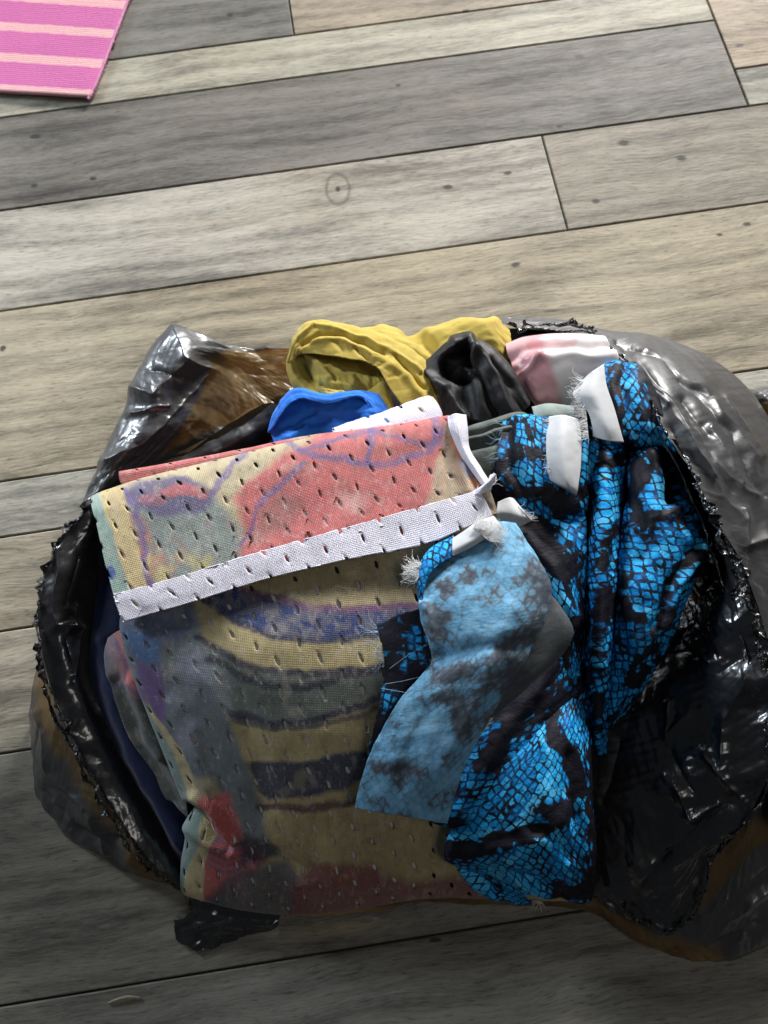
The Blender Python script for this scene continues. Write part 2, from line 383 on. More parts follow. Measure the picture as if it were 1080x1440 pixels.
def film_material(name, rough=.2, base=(.010, .010, .011), alpha_thin=.9, crinkle=.5, scale=1.0, coat=.55):
    """black bin-bag film; where the 'thin' attribute is 1 it is a single stretched layer that lets amber light through"""
    m, nt, b, out = mat(name)
    tc = N(nt, 'ShaderNodeTexCoord'); v = tc.outputs['Object']
    b.inputs['Base Color'].default_value = base + (1,); b.inputs['Specular IOR Level'].default_value = .62
    vor = N(nt, 'ShaderNodeTexVoronoi', feature='DISTANCE_TO_EDGE', Scale=24 * scale, Randomness=1.0)
    wn = noise(nt, v, 22, 3); q = N(nt, 'ShaderNodeVectorMath', operation='MULTIPLY_ADD'); L(nt, wn.outputs['Color'], q.inputs[0]); q.inputs[1].default_value = (.03, .03, .03); L(nt, v, q.inputs[2])
    L(nt, q.outputs[0], vor.inputs['Vector'])
    n1 = noise(nt, q.outputs[0], 20 * scale, 4, .5); n2 = noise(nt, v, 260, 3, .6)
    h = mathn(nt, 'ADD', mathn(nt, 'MULTIPLY', mathn(nt, 'MINIMUM', vor.outputs['Distance'], .16), .55), mathn(nt, 'MULTIPLY', n1.outputs['Fac'], .8))
    h = mathn(nt, 'ADD', h, mathn(nt, 'MULTIPLY', n2.outputs['Fac'], .03))
    L(nt, bump(nt, h, crinkle, .006), b.inputs['Normal'])
    L(nt, ramp(nt, noise(nt, v, 30, 4).outputs['Fac'], [(.3, rough * .8), (.7, rough * 1.5)]), b.inputs['Roughness'])
    b.inputs['Coat Weight'].default_value = coat; b.inputs['Coat Roughness'].default_value = .10
    for lk in list(nt.links):
        if lk.to_socket == b.inputs['Normal']: L(nt, lk.from_socket, b.inputs['Coat Normal'])
    at = N(nt, 'ShaderNodeAttribute', attribute_name='thin')
    tr = N(nt, 'ShaderNodeBsdfTransparent')
    pat = noise(nt, mapping(nt, v, (30, 12, 20)), 1.6, 5, .62)
    L(nt, ramp(nt, pat.outputs['Fac'], [(.3, (.52, .36, .20, 1)), (.5, (.74, .55, .33, 1)), (.72, (.90, .74, .52, 1))]), tr.inputs[0])
    p2 = nt.nodes.new('ShaderNodeBsdfPrincipled'); p2.inputs['Roughness'].default_value = .25
    L(nt, ramp(nt, pat.outputs['Fac'], [(.3, (.30, .19, .08, 1)), (.7, (.78, .54, .26, 1))]), p2.inputs['Base Color'])
    tl = N(nt, 'ShaderNodeBsdfTranslucent', Color=(.50, .32, .13, 1)); a1 = N(nt, 'ShaderNodeMixShader'); a1.inputs[0].default_value = .5
    L(nt, p2.outputs[0], a1.inputs[1]); L(nt, tl.outputs[0], a1.inputs[2])
    am = N(nt, 'ShaderNodeMixShader'); am.inputs[0].default_value = .40; L(nt, tr.outputs[0], am.inputs[1]); L(nt, a1.outputs[0], am.inputs[2])
    mx = N(nt, 'ShaderNodeMixShader')
    L(nt, mathn(nt, 'MULTIPLY', at.outputs['Fac'], alpha_thin), mx.inputs[0]); L(nt, b.outputs[0], mx.inputs[1]); L(nt, am.outputs[0], mx.inputs[2])
    L(nt, mx.outputs[0], out.inputs[0])
    return m

def knit_material(name, use_print=True, base=(.7, .7, .75), sheen=.2):
    """warp-knit sports mesh: fine ribs and courses over a print"""
    m, nt, b, out = mat(name)
    uv = N(nt, 'ShaderNodeUVMap').outputs[0]
    if use_print:
        a = N(nt, 'ShaderNodeAttribute', attribute_name='print'); col = a.outputs['Color']
    else:
        rgb = N(nt, 'ShaderNodeRGB'); rgb.outputs[0].default_value = base + (1,); col = rgb.outputs[0]
    wr = N(nt, 'ShaderNodeTexWave', wave_type='BANDS', bands_direction='X', Scale=2.6, Distortion=.6, Detail=2); L(nt, uv, wr.inputs[0])
    wc = N(nt, 'ShaderNodeTexWave', wave_type='BANDS', bands_direction='Y', Scale=2.9, Distortion=.9, Detail=2); L(nt, uv, wc.inputs[0])
    rib = mathn(nt, 'MULTIPLY', wr.outputs['Fac'], wc.outputs['Fac'])
    n1 = noise(nt, uv, 9, 4, .7).outputs['Fac']; n2 = noise(nt, uv, 1.6, 4, .6).outputs['Fac']
    col = mixc(nt, ramp(nt, rib, [(.0, .38 if use_print else .22), (.35, 0.0)]), col, mixc(nt, 1.0, col, (.50, .50, .54, 1), 'MULTIPLY'))
    col = mixc(nt, ramp(nt, n1, [(.42, .0), (.75, .16)]), col, (.62, .60, .58, 1) if use_print else (.8, .8, .85, 1))
    col = mixc(nt, ramp(nt, n2, [(.3, .18), (.6, 0.0)]), col, mixc(nt, 1.0, col, (.72, .72, .76, 1), 'MULTIPLY'))
    L(nt, col, b.inputs['Base Color']); b.inputs['Roughness'].default_value = .62
    b.inputs['Sheen Weight'].default_value = sheen; b.inputs['Specular IOR Level'].default_value = .35
    L(nt, bump(nt, mathn(nt, 'ADD', rib, mathn(nt, 'MULTIPLY', n1, .6)), .45, .0007), b.inputs['Normal'])
    return m

def snake_material(name, sheer=False, density=1.0, dark=.0):
    """snake print: separate rounded scales on near-black; 'ink' blanks the saddle bands, 'glow' marks the bright border scales"""
    m, nt, b, out = mat(name)
    uv = N(nt, 'ShaderNodeUVMap').outputs[0]
    ink = N(nt, 'ShaderNodeAttribute', attribute_name='ink').outputs['Fac']; glow = N(nt, 'ShaderNodeAttribute', attribute_name='glow').outputs['Fac']
    wn = noise(nt, uv, .5, 3); q = N(nt, 'ShaderNodeVectorMath', operation='MULTIPLY_ADD'); L(nt, wn.outputs['Color'], q.inputs[0]); q.inputs[1].default_value = (.8, .8, 0); L(nt, uv, q.inputs[2])
    base_v = q.outputs[0]
    fine = noise(nt, uv, 7.0, 4, .7); q2 = N(nt, 'ShaderNodeVectorMath', operation='MULTIPLY_ADD'); L(nt, fine.outputs['Color'], q2.inputs[0]); q2.inputs[1].default_value = (.13, .13, 0); L(nt, base_v, q2.inputs[2])
    mv = mapping(nt, q2.outputs[0], (1.22, .86, 1), (0, 0, math.radians(45)))
    sc = 1.75 * density
    ve = N(nt, 'ShaderNodeTexVoronoi', feature='DISTANCE_TO_EDGE', voronoi_dimensions='2D', Scale=sc, Randomness=.34); L(nt, mv, ve.inputs['Vector'])
    vc = N(nt, 'ShaderNodeTexVoronoi', feature='F1', voronoi_dimensions='2D', Scale=sc, Randomness=.34); L(nt, mv, vc.inputs['Vector'])
    cellr = N(nt, 'ShaderNodeSeparateColor'); L(nt, vc.outputs['Color'], cellr.inputs[0])
    lw = ramp(nt, noise(nt, uv, .55, 4, .6).outputs['Fac'], [(.34, .02), (.5, .085), (.70, .26)])
    e = mathn(nt, 'SUBTRACT', ve.outputs['Distance'], mathn(nt, 'MULTIPLY', lw, mathn(nt, 'SUBTRACT', 1.15, mathn(nt, 'MULTIPLY', glow, .7))))
    rnd = mathn(nt, 'SUBTRACT', .60, vc.outputs['Distance'])
    scale_m = mathn(nt, 'MULTIPLY', mathn(nt, 'MULTIPLY', e, 16.0, True), mathn(nt, 'MULTIPLY', rnd, 9.0, True))
    # blotches with no scales, broken hearts inside scales
    big = noise(nt, uv, .26, 4, .62, .6).outputs['Fac']
    dens = mathn(nt, 'ADD', mathn(nt, 'MULTIPLY', big, 2.2), mathn(nt, 'MULTIPLY', cellr.outputs[1], .22))
    keep = mathn(nt, 'MULTIPLY', mathn(nt, 'SUBTRACT', mathn(nt, 'ADD', dens, mathn(nt, 'MULTIPLY', glow, 1.2)), 0.92 + dark), 7.0, True)
    heart = ramp(nt, noise(nt, mapping(nt, uv, (1, 1.6, 1)), 3.4, 4, .65).outputs['Fac'], [(.36, .12), (.47, 1.0)])
    heart = mathn(nt, 'MAXIMUM', heart, glow)
    inkm = mathn(nt, 'SUBTRACT', 1.0, ramp(nt, mathn(nt, 'ADD', mathn(nt, 'ADD', ink, mathn(nt, 'MULTIPLY', mathn(nt, 'SUBTRACT', fine.outputs['Fac'], .5), .4)), mathn(nt, 'MULTIPLY', mathn(nt, 'SUBTRACT', cellr.outputs[2], .5), .75)), [(.42, 0.0), (.56, 1.0)]))
    blue = mathn(nt, 'MULTIPLY', mathn(nt, 'MULTIPLY', mathn(nt, 'MULTIPLY', scale_m, heart), keep), inkm)
    shade = mathn(nt, 'ADD', mathn(nt, 'MULTIPLY', cellr.outputs[0], .30), mathn(nt, 'MULTIPLY', noise(nt, uv, 2.4, 4, .7).outputs['Fac'], .70))
    shade = mathn(nt, 'ADD', shade, mathn(nt, 'MULTIPLY', glow, .22))
    bcol = ramp(nt, shade, [(.26, (.003, .11, .34, 1)), (.40, (.004, .27, .70, 1)), (.56, (.012, .40, .86, 1)), (.80, (.09, .54, .93, 1))])
    kcol = ramp(nt, noise(nt, uv, 5, 3).outputs['Fac'], [(.3, (.004, .004, .008, 1)), (.7, (.012, .011, .019, 1))])
    # washed-in blue between scales where the dye bled
    kcol = mixc(nt, mathn(nt, 'MULTIPLY', mathn(nt, 'MULTIPLY', ramp(nt, noise(nt, uv, .8, 4, .6).outputs['Fac'], [(.44, 0.0), (.60, .85)]), inkm), keep), kcol, (.004, .10, .31, 1))
    col = mixc(nt, blue, kcol, bcol)
    if sheer:
        tone = N(nt, 'ShaderNodeAttribute', attribute_name='tone').outputs['Fac']
        s1 = noise(nt, uv, .62, 3, .5, .2).outputs['Fac']; s2 = noise(nt, mapping(nt, uv, loc=(7, 3, 0)), 2.6, 4, .66).outputs['Fac']
        f = mathn(nt, 'ADD', mathn(nt, 'MULTIPLY', s1, .62), mathn(nt, 'ADD', mathn(nt, 'MULTIPLY', s2, .30), mathn(nt, 'MULTIPLY', scale_m, .065)))
        f = mathn(nt, 'ADD', f, mathn(nt, 'MULTIPLY', mathn(nt, 'SUBTRACT', tone, .5), .24))
        col = ramp(nt, f, [(.34, (.085, .105, .135, 1)), (.435, (.155, .195, .245, 1)), (.48, (.17, .36, .52, 1)), (.55, (.19, .50, .77, 1)), (.66, (.32, .62, .85, 1))])
    tw = mapping(nt, uv, (1, 1, 1), (0, 0, .6))
    wv = N(nt, 'ShaderNodeTexWave', wave_type='BANDS', bands_direction='X', Scale=3.4, Distortion=.4); L(nt, tw, wv.inputs[0])
    wv2 = N(nt, 'ShaderNodeTexWave', wave_type='BANDS', bands_direction='Y', Scale=3.4, Distortion=.4); L(nt, tw, wv2.inputs[0])
    we = mathn(nt, 'MULTIPLY', wv.outputs['Fac'], wv2.outputs['Fac'])
    col = mixc(nt, mathn(nt, 'MULTIPLY', we, .26 if sheer else .07), col, (.24, .26, .30, 1) if sheer else (.05, .06, .08, 1))
    L(nt, col, b.inputs['Base Color']); b.inputs['Roughness'].default_value = .55
    b.inputs['Specular IOR Level'].default_value = .16; b.inputs['Sheen Weight'].default_value = .0
    n1 = noise(nt, mapping(nt, uv, (1, 2.4, 1)), 2.6, 5, .6).outputs['Fac']
    hh = mathn(nt, 'ADD', mathn(nt, 'MULTIPLY', n1, 1.0), mathn(nt, 'MULTIPLY', we, .12))
    L(nt, bump(nt, hh, .30, .002), b.inputs['Normal'])
    if sheer:
        t = N(nt, 'ShaderNodeBsdfTranslucent'); L(nt, col, t.inputs[0]); mx = N(nt, 'ShaderNodeMixShader'); mx.inputs[0].default_value = .22
        tp = N(nt, 'ShaderNodeBsdfTransparent'); mx2 = N(nt, 'ShaderNodeMixShader'); mx2.inputs[0].default_value = .06
        L(nt, b.outputs[0], mx.inputs[1]); L(nt, t.outputs[0], mx.inputs[2]); L(nt, mx.outputs[0], mx2.inputs[1]); L(nt, tp.outputs[0], mx2.inputs[2]); L(nt, mx2.outputs[0], out.inputs[0])
    return m

def cloth_material(name, base, rough=.7, var=.15, sheen=.15, spec=.25, glitter=False, wr=.25, use_print=False, coat=0):
    m, nt, b, out = mat(name)
    uv = N(nt, 'ShaderNodeUVMap').outputs[0]
    n1 = noise(nt, uv, 1.3, 5, .6).outputs['Fac']; n2 = noise(nt, mapping(nt, uv, (30, 6, 1)), 1.0, 4, .7).outputs['Fac']
    lo = tuple(x * (1 - var) for x in base) + (1,); hi = tuple(min(1, x * (1 + var)) for x in base) + (1,)
    col = ramp(nt, mathn(nt, 'ADD', mathn(nt, 'MULTIPLY', n1, .6), mathn(nt, 'MULTIPLY', n2, .4)), [(.35, lo), (.65, hi)])
    wx = N(nt, 'ShaderNodeTexWave', wave_type='BANDS', bands_direction='X', Scale=3.6, Distortion=.8); L(nt, uv, wx.inputs[0])
    wy = N(nt, 'ShaderNodeTexWave', wave_type='BANDS', bands_direction='Y', Scale=3.6, Distortion=.8); L(nt, uv, wy.inputs[0])
    we = mathn(nt, 'MULTIPLY', wx.outputs['Fac'], wy.outputs['Fac'])
    col = mixc(nt, mathn(nt, 'MULTIPLY', we, .14), col, mixc(nt, 1.0, col, (.6, .6, .6, 1), 'MULTIPLY'))
    if use_print:
        a = N(nt, 'ShaderNodeAttribute', attribute_name='print'); col = mixc(nt, 1.0, a.outputs['Color'], ramp(nt, n2, [(.3, .88), (.7, 1.0)]), 'MULTIPLY')
    if glitter:
        g = noise(nt, uv, 26, 2, .8).outputs['Fac']
        col = mixc(nt, ramp(nt, g, [(.63, 0.0), (.72, 1.0)]), col, (.30, .30, .31, 1))
    L(nt, col, b.inputs['Base Color']); b.inputs['Roughness'].default_value = rough
    b.inputs['Sheen Weight'].default_value = sheen; b.inputs['Specular IOR Level'].default_value = spec
    L(nt, bump(nt, mathn(nt, 'ADD', n1, mathn(nt, 'ADD', mathn(nt, 'MULTIPLY', n2, .25), mathn(nt, 'MULTIPLY', we, .10))), wr, .003), b.inputs['Normal'])
    return m
def plain(name, base, rough=.6):
    m, nt, b, out = mat(name)
    v = N(nt, 'ShaderNodeTexCoord').outputs['Object']; n1 = noise(nt, v, 240, 4).outputs['Fac']
    L(nt, ramp(nt, n1, [(.3, tuple(x * .8 for x in base) + (1,)), (.7, tuple(min(1, x * 1.1) for x in base) + (1,))]), b.inputs['Base Color'])
    b.inputs['Roughness'].default_value = rough; return m

# ------------------------------------------------------------------ floor: planks
YAW = math.radians(4.186); tv = np.array([math.cos(YAW), math.sin(YAW)]); nvv = np.array([-math.sin(YAW), math.cos(YAW)])
fl = lambda px, py: P(px, py, 0)[:2]
kn = [(630, 263, 8, 5), (714, 243, 7, 4), (877, 201, 9, 6), (958, 222, 9, 6), (838, 283, 7, 5), (1040, 64, 8, 4), (323, 21, 6, 4), (131, 251, 6, 4),
      (48, 261, 6, 4), (50, 192, 10, 5), (815, 80, 9, 5), (787, 178, 6, 4), (1050, 315, 7, 4), (725, 372, 8, 5), (612, 1322, 11, 4), (4, 490, 5, 6), (475, 266, 4, 6), (1012, 330, 5, 3), (560, 120, 5, 3), (655, 15, 6, 3)]
knots = []
for (kx, ky, a_, b_) in kn:
    q = fl(kx, ky); d = np.linalg.norm(fl(kx + 1, ky) - q); knots.append((q[0], q[1], a_ * d * .95, b_ * d * .95))
q = fl(475, 266); d = np.linalg.norm(fl(476, 266) - q)
WOOD = wood_material(knots, (q[0], q[1], 16 * d, 25 * d))
SUB = plain('floor_joint_gap', (.018, .017, .016), .9)  # near-black base colour seen in the plank joints
def box_sheet(x0, x1, y0, y1, z0, z1, bev):
    V = [(x0, y0, z0), (x1, y0, z0), (x1, y1, z0), (x0, y1, z0), (x0, y0, z1 - bev), (x1, y0, z1 - bev), (x1, y1, z1 - bev), (x0, y1, z1 - bev),
         (x0 + bev, y0 + bev, z1), (x1 - bev, y0 + bev, z1), (x1 - bev, y1 - bev, z1), (x0 + bev, y1 - bev, z1)]
    Fq = [(0, 3, 2, 1)] + [(i, (i + 1) % 4, 4 + (i + 1) % 4, 4 + i) for i in range(4)] + [(4 + i, 4 + (i + 1) % 4, 8 + (i + 1) % 4, 8 + i) for i in range(4)] + [(8, 9, 10, 11)]
    return V, Fq
me = mesh_from('floor', *box_sheet(-3, 3, -3, 3, -.012, -.0022, .001), smooth=False)
floor = link('floor', me, SUB); floor['kind'] = 'structure'; floor['label'] = 'grey and beige weathered wood plank floor'
nK = float(fl(1058, 93.5) @ nvv)
GREY = (138, 134, 127); PALE = (200, 195, 180); TAN = (188, 176, 152); TAUPE = (168, 158, 143); BEIGE = (182, 168, 147); DARK = (128, 124, 117)
rows = [  # n0, n1, joints along t with the tone of each piece
    (.7508, .90, [(-1.2, -.0007, (146, 144, 138)), (-.0007, .4461, (190, 175, 155))]),
    (nK, .90, [(.4461, 1.3, (190, 172, 150))]),
    (.5713, nK, [(.4461, 1.3, (196, 192, 178))]),
    (.6913, .7508, [(-1.2, .4461, (204, 199, 182))]),
    (.5713, .6913, [(-1.2, .4461, (142, 137, 131))]),
    (.4538, .5713, [(-1.2, .2316, (208, 201, 189)), (.2316, 1.3, (172, 163, 149))]),
    (.2793, .4538, [(-1.2, 1.3, (196, 184, 160))]),
    (.2279, .2793, [(-1.2, 1.3, (198, 194, 182))]),
    (.1469, .2279, [(-1.2, 1.3, (184, 173, 154))]),
    (.0507, .1469, [(-1.2, 1.3, (188, 180, 163))]),
    (-.1202, .0507, [(-1.2, 1.3, (150, 147, 136))]),
    (-.26, -.1202, [(-1.2, 1.3, (158, 155, 146))]),
    (-.40, -.26, [(-1.2, .1, (176, 168, 152)), (.1, 1.3, (160, 154, 144))]),
    (.90, 1.05, [(-1.2, .2, (180, 170, 152)), (.2, 1.3, (150, 146, 138))]),
]
for n0, n1, segs in rows:
    for t0, t1, colr in segs:
        V, Fq = box_sheet(t0 + .0007, t1 - .0007, n0 + .0007, n1 - .0007, -.006, 0.0, .0009)
        cx = (t0 + t1) / 2; V = [(a - cx, b_ - n0, c_) for a, b_, c_ in V]
        o = link('plank', mesh_from('plank', V, Fq, smooth=False), WOOD, floor)
        pos = tv * cx + nvv * n0
        o.location = (pos[0], pos[1], 0); o.rotation_euler = (0, 0, YAW)
        cl = lin(colr); o.color = tuple((cl * .9 + cl.mean() * .1) * .60 * np.array([1.01, 1.0, .965])) + (1,)

# ------------------------------------------------------------------ bag film
FILM = film_material('bag_film_gloss', .28, base=(.014, .014, .016), crinkle=.30, scale=1.6, coat=.7)
FILMS = film_material('bag_film_satin', .40, base=(.030, .030, .033), crinkle=.30, scale=1.3, coat=.12)
RIMM = film_material('bag_torn_film', .20, crinkle=.8, scale=3)
RIML = film_material('bag_serrated_film', .42, base=(.012, .012, .013), crinkle=.5, scale=3, coat=.1)
THIN = film_material('bag_thin_film', .34, base=(.045, .045, .048), alpha_thin=.88, crinkle=.3, coat=.3)
bag = thing('plastic_bag', 'torn black plastic bin bag lying open and full of fabric scraps', 'plastic bag', tuple(P(540, 900, 0)))
one = lambda px, py: np.ones(px.shape)
# base of the bag under the contents
bo = [(160, 722), (130, 800), (120, 900), (135, 1000), (185, 1095), (268, 1225), (400, 1268), (600, 1250), (830, 1255), (900, 1292), (985, 1220), (1060, 1130), (1120, 1000), (1090, 760), (1040, 600), (950, 505), (850, 480), (720, 462), (600, 480), (480, 500), (420, 540), (300, 610)]
nb = len(bo); ctr = (560, 900)
rings = [[(ctr[0] + (x - ctr[0]) * k, ctr[1] + (y - ctr[1]) * k, .25 + .35 * k * k) for x, y in bo + bo[:1]] for k in (.02, .35, .7, .9, 1.0)]
sheet('bottom', rings, (24, 160), FILM, bag, wr=[(.12, .5, .5, 3)], film=(.25, .5, 5), thick=0)

# back left flap with the stretched, see-through piece
thinBL = lambda px, py: np.maximum(polymask(px + fbm(px * .04, py * .04, 3) * 14, py + fbm(px * .04 + 5, py * .04, 3) * 14, [(300, 505), (330, 491), (450, 492), (450, 545), (385, 568), (330, 592), (225, 640), (262, 590), (285, 545)], 5),
                                   .0)
BL = [[(118, 716, .2), (146, 660, .2), (178, 592, .2), (195, 545, .2), (220, 500, .2), (250, 470, .2), (302, 487, .2), (345, 495, .2), (430, 497, .2)],
      [(112, 712, 3), (140, 650, 3.8), (172, 585, 4.2), (186, 540, 4.6), (210, 494, 5), (246, 461, 5), (300, 476, 3.6), (345, 488, 2.0), (430, 491, 1.2)],
      [(128, 703, 4.2), (163, 650, 5), (203, 600, 5.4), (220, 560, 5.8), (245, 515, 6.0), (275, 488, 5.6), (320, 497, 3.2), (360, 505, 1.7), (430, 508, 1.0)],
      [(140, 702, 3.6), (186, 655, 4), (235, 610, 4.2), (262, 572, 4.0), (288, 535, 3.4), (308, 515, 3), (340, 520, 1.8), (375, 528, 1.1), (430, 535, .8)],
      [(150, 705, 2.4), (210, 660, 2.2), (265, 630, 2), (300, 610, 1.6), (330, 590, 1.3), (350, 575, 1.2), (375, 568, .9), (400, 562, .7), (430, 560, .6)]]
sheet('back_flap', BL, (170, 330), THIN, bag, film=(.22, .42, 21), wr=[(.12, .6, .6, 2)], thin=thinBL, thick=0,
      creases=[([(246, 461), (258, 500), (300, 520)], 7, .45), ([(186, 545), (215, 555), (262, 500)], 6, .5), ([(210, 520), (250, 530)], 6, -.5), ([(150, 650), (225, 600), (290, 530)], 6, .35, 1), ([(185, 580), (235, 570)], 5, .4)])
sheet('inner_lip', [[(130, 702, 5.0), (220, 660, 5.2), (310, 614, 5.2), (375, 575, 5.2), (420, 545, 5)], [(134, 712, 4.6), (226, 672, 4.9), (318, 632, 4.9), (384, 592, 4.9), (430, 566, 4.8)], [(150, 730, 3), (240, 690, 3), (330, 655, 3), (395, 612, 3), (440, 590, 3)]],
      (16, 90), FILMS, bag, film=(.18, .8, 4), thick=0, jag=(3, .08, 't'))
# left wall, glossy inside
LW = [[(130, 706, 7), (86, 758, 7), (57, 830, 6.8), (55, 890, 6.5), (73, 970, 6), (111, 1050, 5.5), (156, 1130, 4.8), (206, 1205, 3.4), (259, 1250, 1.8)],
      [(140, 730, 6.3), (112, 775, 6.5), (92, 840, 6.5), (90, 900, 6.3), (106, 965, 5.6), (141, 1045, 4.8), (180, 1120, 4.2), (222, 1190, 3), (260, 1238, 1.6)],
      [(150, 760, 4.6), (135, 800, 4.8), (122, 850, 4.8), (118, 910, 4.6), (130, 970, 4.0), (165, 1040, 3.2), (205, 1110, 2.5), (238, 1175, 2), (262, 1228, 1.2)],
      [(175, 800, 2.4), (168, 840, 2.4), (162, 880, 2.4), (162, 930, 2.3), (178, 990, 2.0), (207, 1050, 1.6), (237, 1110, 1.2), (258, 1170, 1), (272, 1222, .6)]]
sheet('left_wall', LW, (150, 380), FILM, bag, film=(.16, .35, 33), thick=0,
      creases=[([(82, 775), (80, 820), (76, 862), (82, 878), (112, 886), (108, 915), (100, 950)], 6, .55), ([(110, 790), (92, 850)], 8, -.35), ([(104, 850), (98, 880)], 6, .35), ([(95, 905), (100, 960)], 7, -.3)])
rim('torn_edge', [(133, 704, 7), (88, 756, 7.1), (58, 828, 6.9), (53, 890, 6.7), (70, 968, 6.2), (108, 1048, 5.7), (154, 1130, 5), (204, 1206, 3.6), (258, 1251, 2)], .42, 620, RIML, bag, 3, amp=.30, curl=.28)
rim('torn_edge', [(54, 905, 6.1), (64, 970, 5.8), (100, 1052, 5.3), (146, 1134, 4.6), (196, 1208, 3.2), (215, 1225, 2.4)], .36, 320, RIMM, bag, 8, amp=.4, curl=.3)
# left outer skirt
thinLS = lambda px, py: np.clip(1.25 - polydist(px + fbm(px * .05, py * .05, 3) * 10, py, [(58, 945), (70, 1015), (84, 1045), (122, 1100), (160, 1160), (196, 1208), (240, 1240)]) / 15.0 + fbm(px * .03, py * .03, 2), 0, 1)
LS = [[(56, 900, 6), (74, 975, 5.6), (112, 1055, 5.2), (157, 1135, 4.6), (207, 1208, 3.2), (257, 1250, 1.7)],
      [(53, 930, 4.4), (64, 1000, 4.2), (98, 1078, 3.8), (142, 1150, 3.2), (194, 1213, 2.3), (248, 1249, 1.1)],
      [(48, 955, 2.8), (52, 1035, 3.0), (76, 1102, 2.7), (122, 1168, 2), (182, 1218, 1.4), (238, 1248, .6)],
      [(45, 985, 1.4), (47, 1070, 1.7), (62, 1130, 1.3), (104, 1178, .9), (170, 1220, .6), (228, 1244, .3)],
      [(49, 1010, .15), (46, 1098, .15), (66, 1142, .15), (100, 1180, .15), (165, 1216, .15), (222, 1240, .15)]]
sheet('left_skirt', LS, (150, 320), THIN, bag, film=(.24, .4, 41), thin=thinLS, thick=0, jag=(3, .05, 'b'),
      creases=[([(52, 1000), (70, 1085), (120, 1140)], 7, .4), ([(60, 1110), (110, 1160), (160, 1185)], 7, -.5), ([(78, 1125), (100, 1150)], 6, .6), ([(130, 1150), (150, 1200)], 5, .5), ([(165, 1190), (200, 1220)], 6, .4)])
# tongue at the front, thin front edge
sheet('front_flap', [[(272, 1250, 1.4), (310, 1262, 1.4), (350, 1270, 1.4), (398, 1276, 1.3)], [(268, 1284, 1.25), (305, 1291, 1.35), (345, 1294, 1.3), (392, 1296, 1.0)],
                     [(246, 1298, .7), (290, 1307, .8), (340, 1304, .8), (386, 1303, .6)], [(246, 1322, .25), (290, 1338, .3), (335, 1319, .3), (376, 1309, .25)]],
      (80, 130), FILM, bag, film=(.25, .7, 55), thick=0, jag=(6, .09, 'blr'), creases=[([(275, 1300), (320, 1298), (385, 1298)], 5, .3)])
rim('torn_edge', [(262, 1250, 1.5), (268, 1270, 1.3), (270, 1288, 1.1), (246, 1300, .7)], .22, 90, RIMM, bag, 17, amp=.2)
sheet('front_edge', [[(395, 1272, 1.2), (500, 1264, 1.2), (590, 1252, 1.2), (700, 1254, 1.2), (810, 1258, 1.3), (880, 1280, 1.3)], [(400, 1287, .6), (505, 1278, .7), (592, 1264, .7), (700, 1266, .7), (812, 1271, .8), (872, 1292, .8)],
                     [(400, 1289, .15), (510, 1284, .15), (592, 1270, .15), (700, 1273, .15), (812, 1279, .15), (868, 1302, .15)]], (14, 120), THIN, bag, film=(.12, .8, 12), thin=lambda a, b_: np.ones(a.shape) * .92, thick=0, jag=(2, .04, 'b'))
# right: skirt, inner wall, outer wall
thinRS = lambda px, py: np.maximum(polymask(px + fbm(px * .03, py * .03, 3) * 20, py + fbm(px * .03 + 4, py * .03, 3) * 14, [(1000, 1195), (1060, 1150), (1130, 1120), (1130, 1190), (1080, 1185), (1020, 1235), (985, 1285), (975, 1260)], 6),
                                   np.clip(1.6 - polydist(px, py, [(815, 1268), (860, 1280), (905, 1320), (950, 1335), (1000, 1350)]) / 16, 0, 1))
RS = [[(815, 1250, 1.8), (880, 1258, 2.2), (960, 1240, 3), (1030, 1180, 4.4), (1080, 1120, 6), (1170, 1060, 6)],
      [(838, 1268, 1.3), (888, 1292, 1.5), (950, 1308, 2), (1020, 1270, 3), (1080, 1215, 4), (1170, 1160, 4)],
      [(850, 1284, .9), (896, 1318, .9), (958, 1338, 1.2), (1022, 1318, 2.0), (1080, 1280, 2.6), (1170, 1240, 2.4)],
      [(858, 1292, .5), (905, 1330, .5), (978, 1350, .6), (1036, 1344, 1.0), (1082, 1325, 1.2), (1170, 1300, 1)],
      [(866, 1292, .15), (915, 1332, .15), (980, 1347, .15), (1040, 1343, .15), (1085, 1326, .15), (1170, 1306, .15)]]
sheet('right_skirt', RS, (150, 300), THIN, bag, film=(.22, .4, 61), thin=thinRS, thick=0, creases=[([(990, 1330), (1050, 1270), (1100, 1240)], 9, .5), ([(1010, 1330), (1060, 1300)], 7, -.4), ([(1040, 1320), (1050, 1295)], 5, .4), ([(985, 1290), (1080, 1215)], 6, .3)])
RW = [[(975, 742, 6.5), (1005, 752, 9.2), (1028, 775, 11.3), (1045, 790, 12.2)],
      [(955, 830, 6), (990, 840, 8.5), (1025, 850, 11), (1058, 850, 12.2)],
      [(920, 915, 5), (970, 920, 7.8), (1020, 920, 10.2), (1082, 920, 11.9)],
      [(860, 1010, 4), (935, 1010, 6.3), (1010, 1010, 8.7), (1088, 1000, 10.8)],
      [(826, 1090, 3), (900, 1100, 5), (980, 1100, 7.2), (1080, 1090, 9.3)],
      [(826, 1180, 2.5), (880, 1190, 4), (950, 1190, 5.5), (1042, 1165, 7.3)],
      [(830, 1248, 2), (880, 1258, 3), (935, 1256, 4.2), (1008, 1200, 5.2)],
      [(834, 1262, 1.8), (890, 1296, 2.2), (945, 1312, 2.6), (990, 1262, 3.6)]]
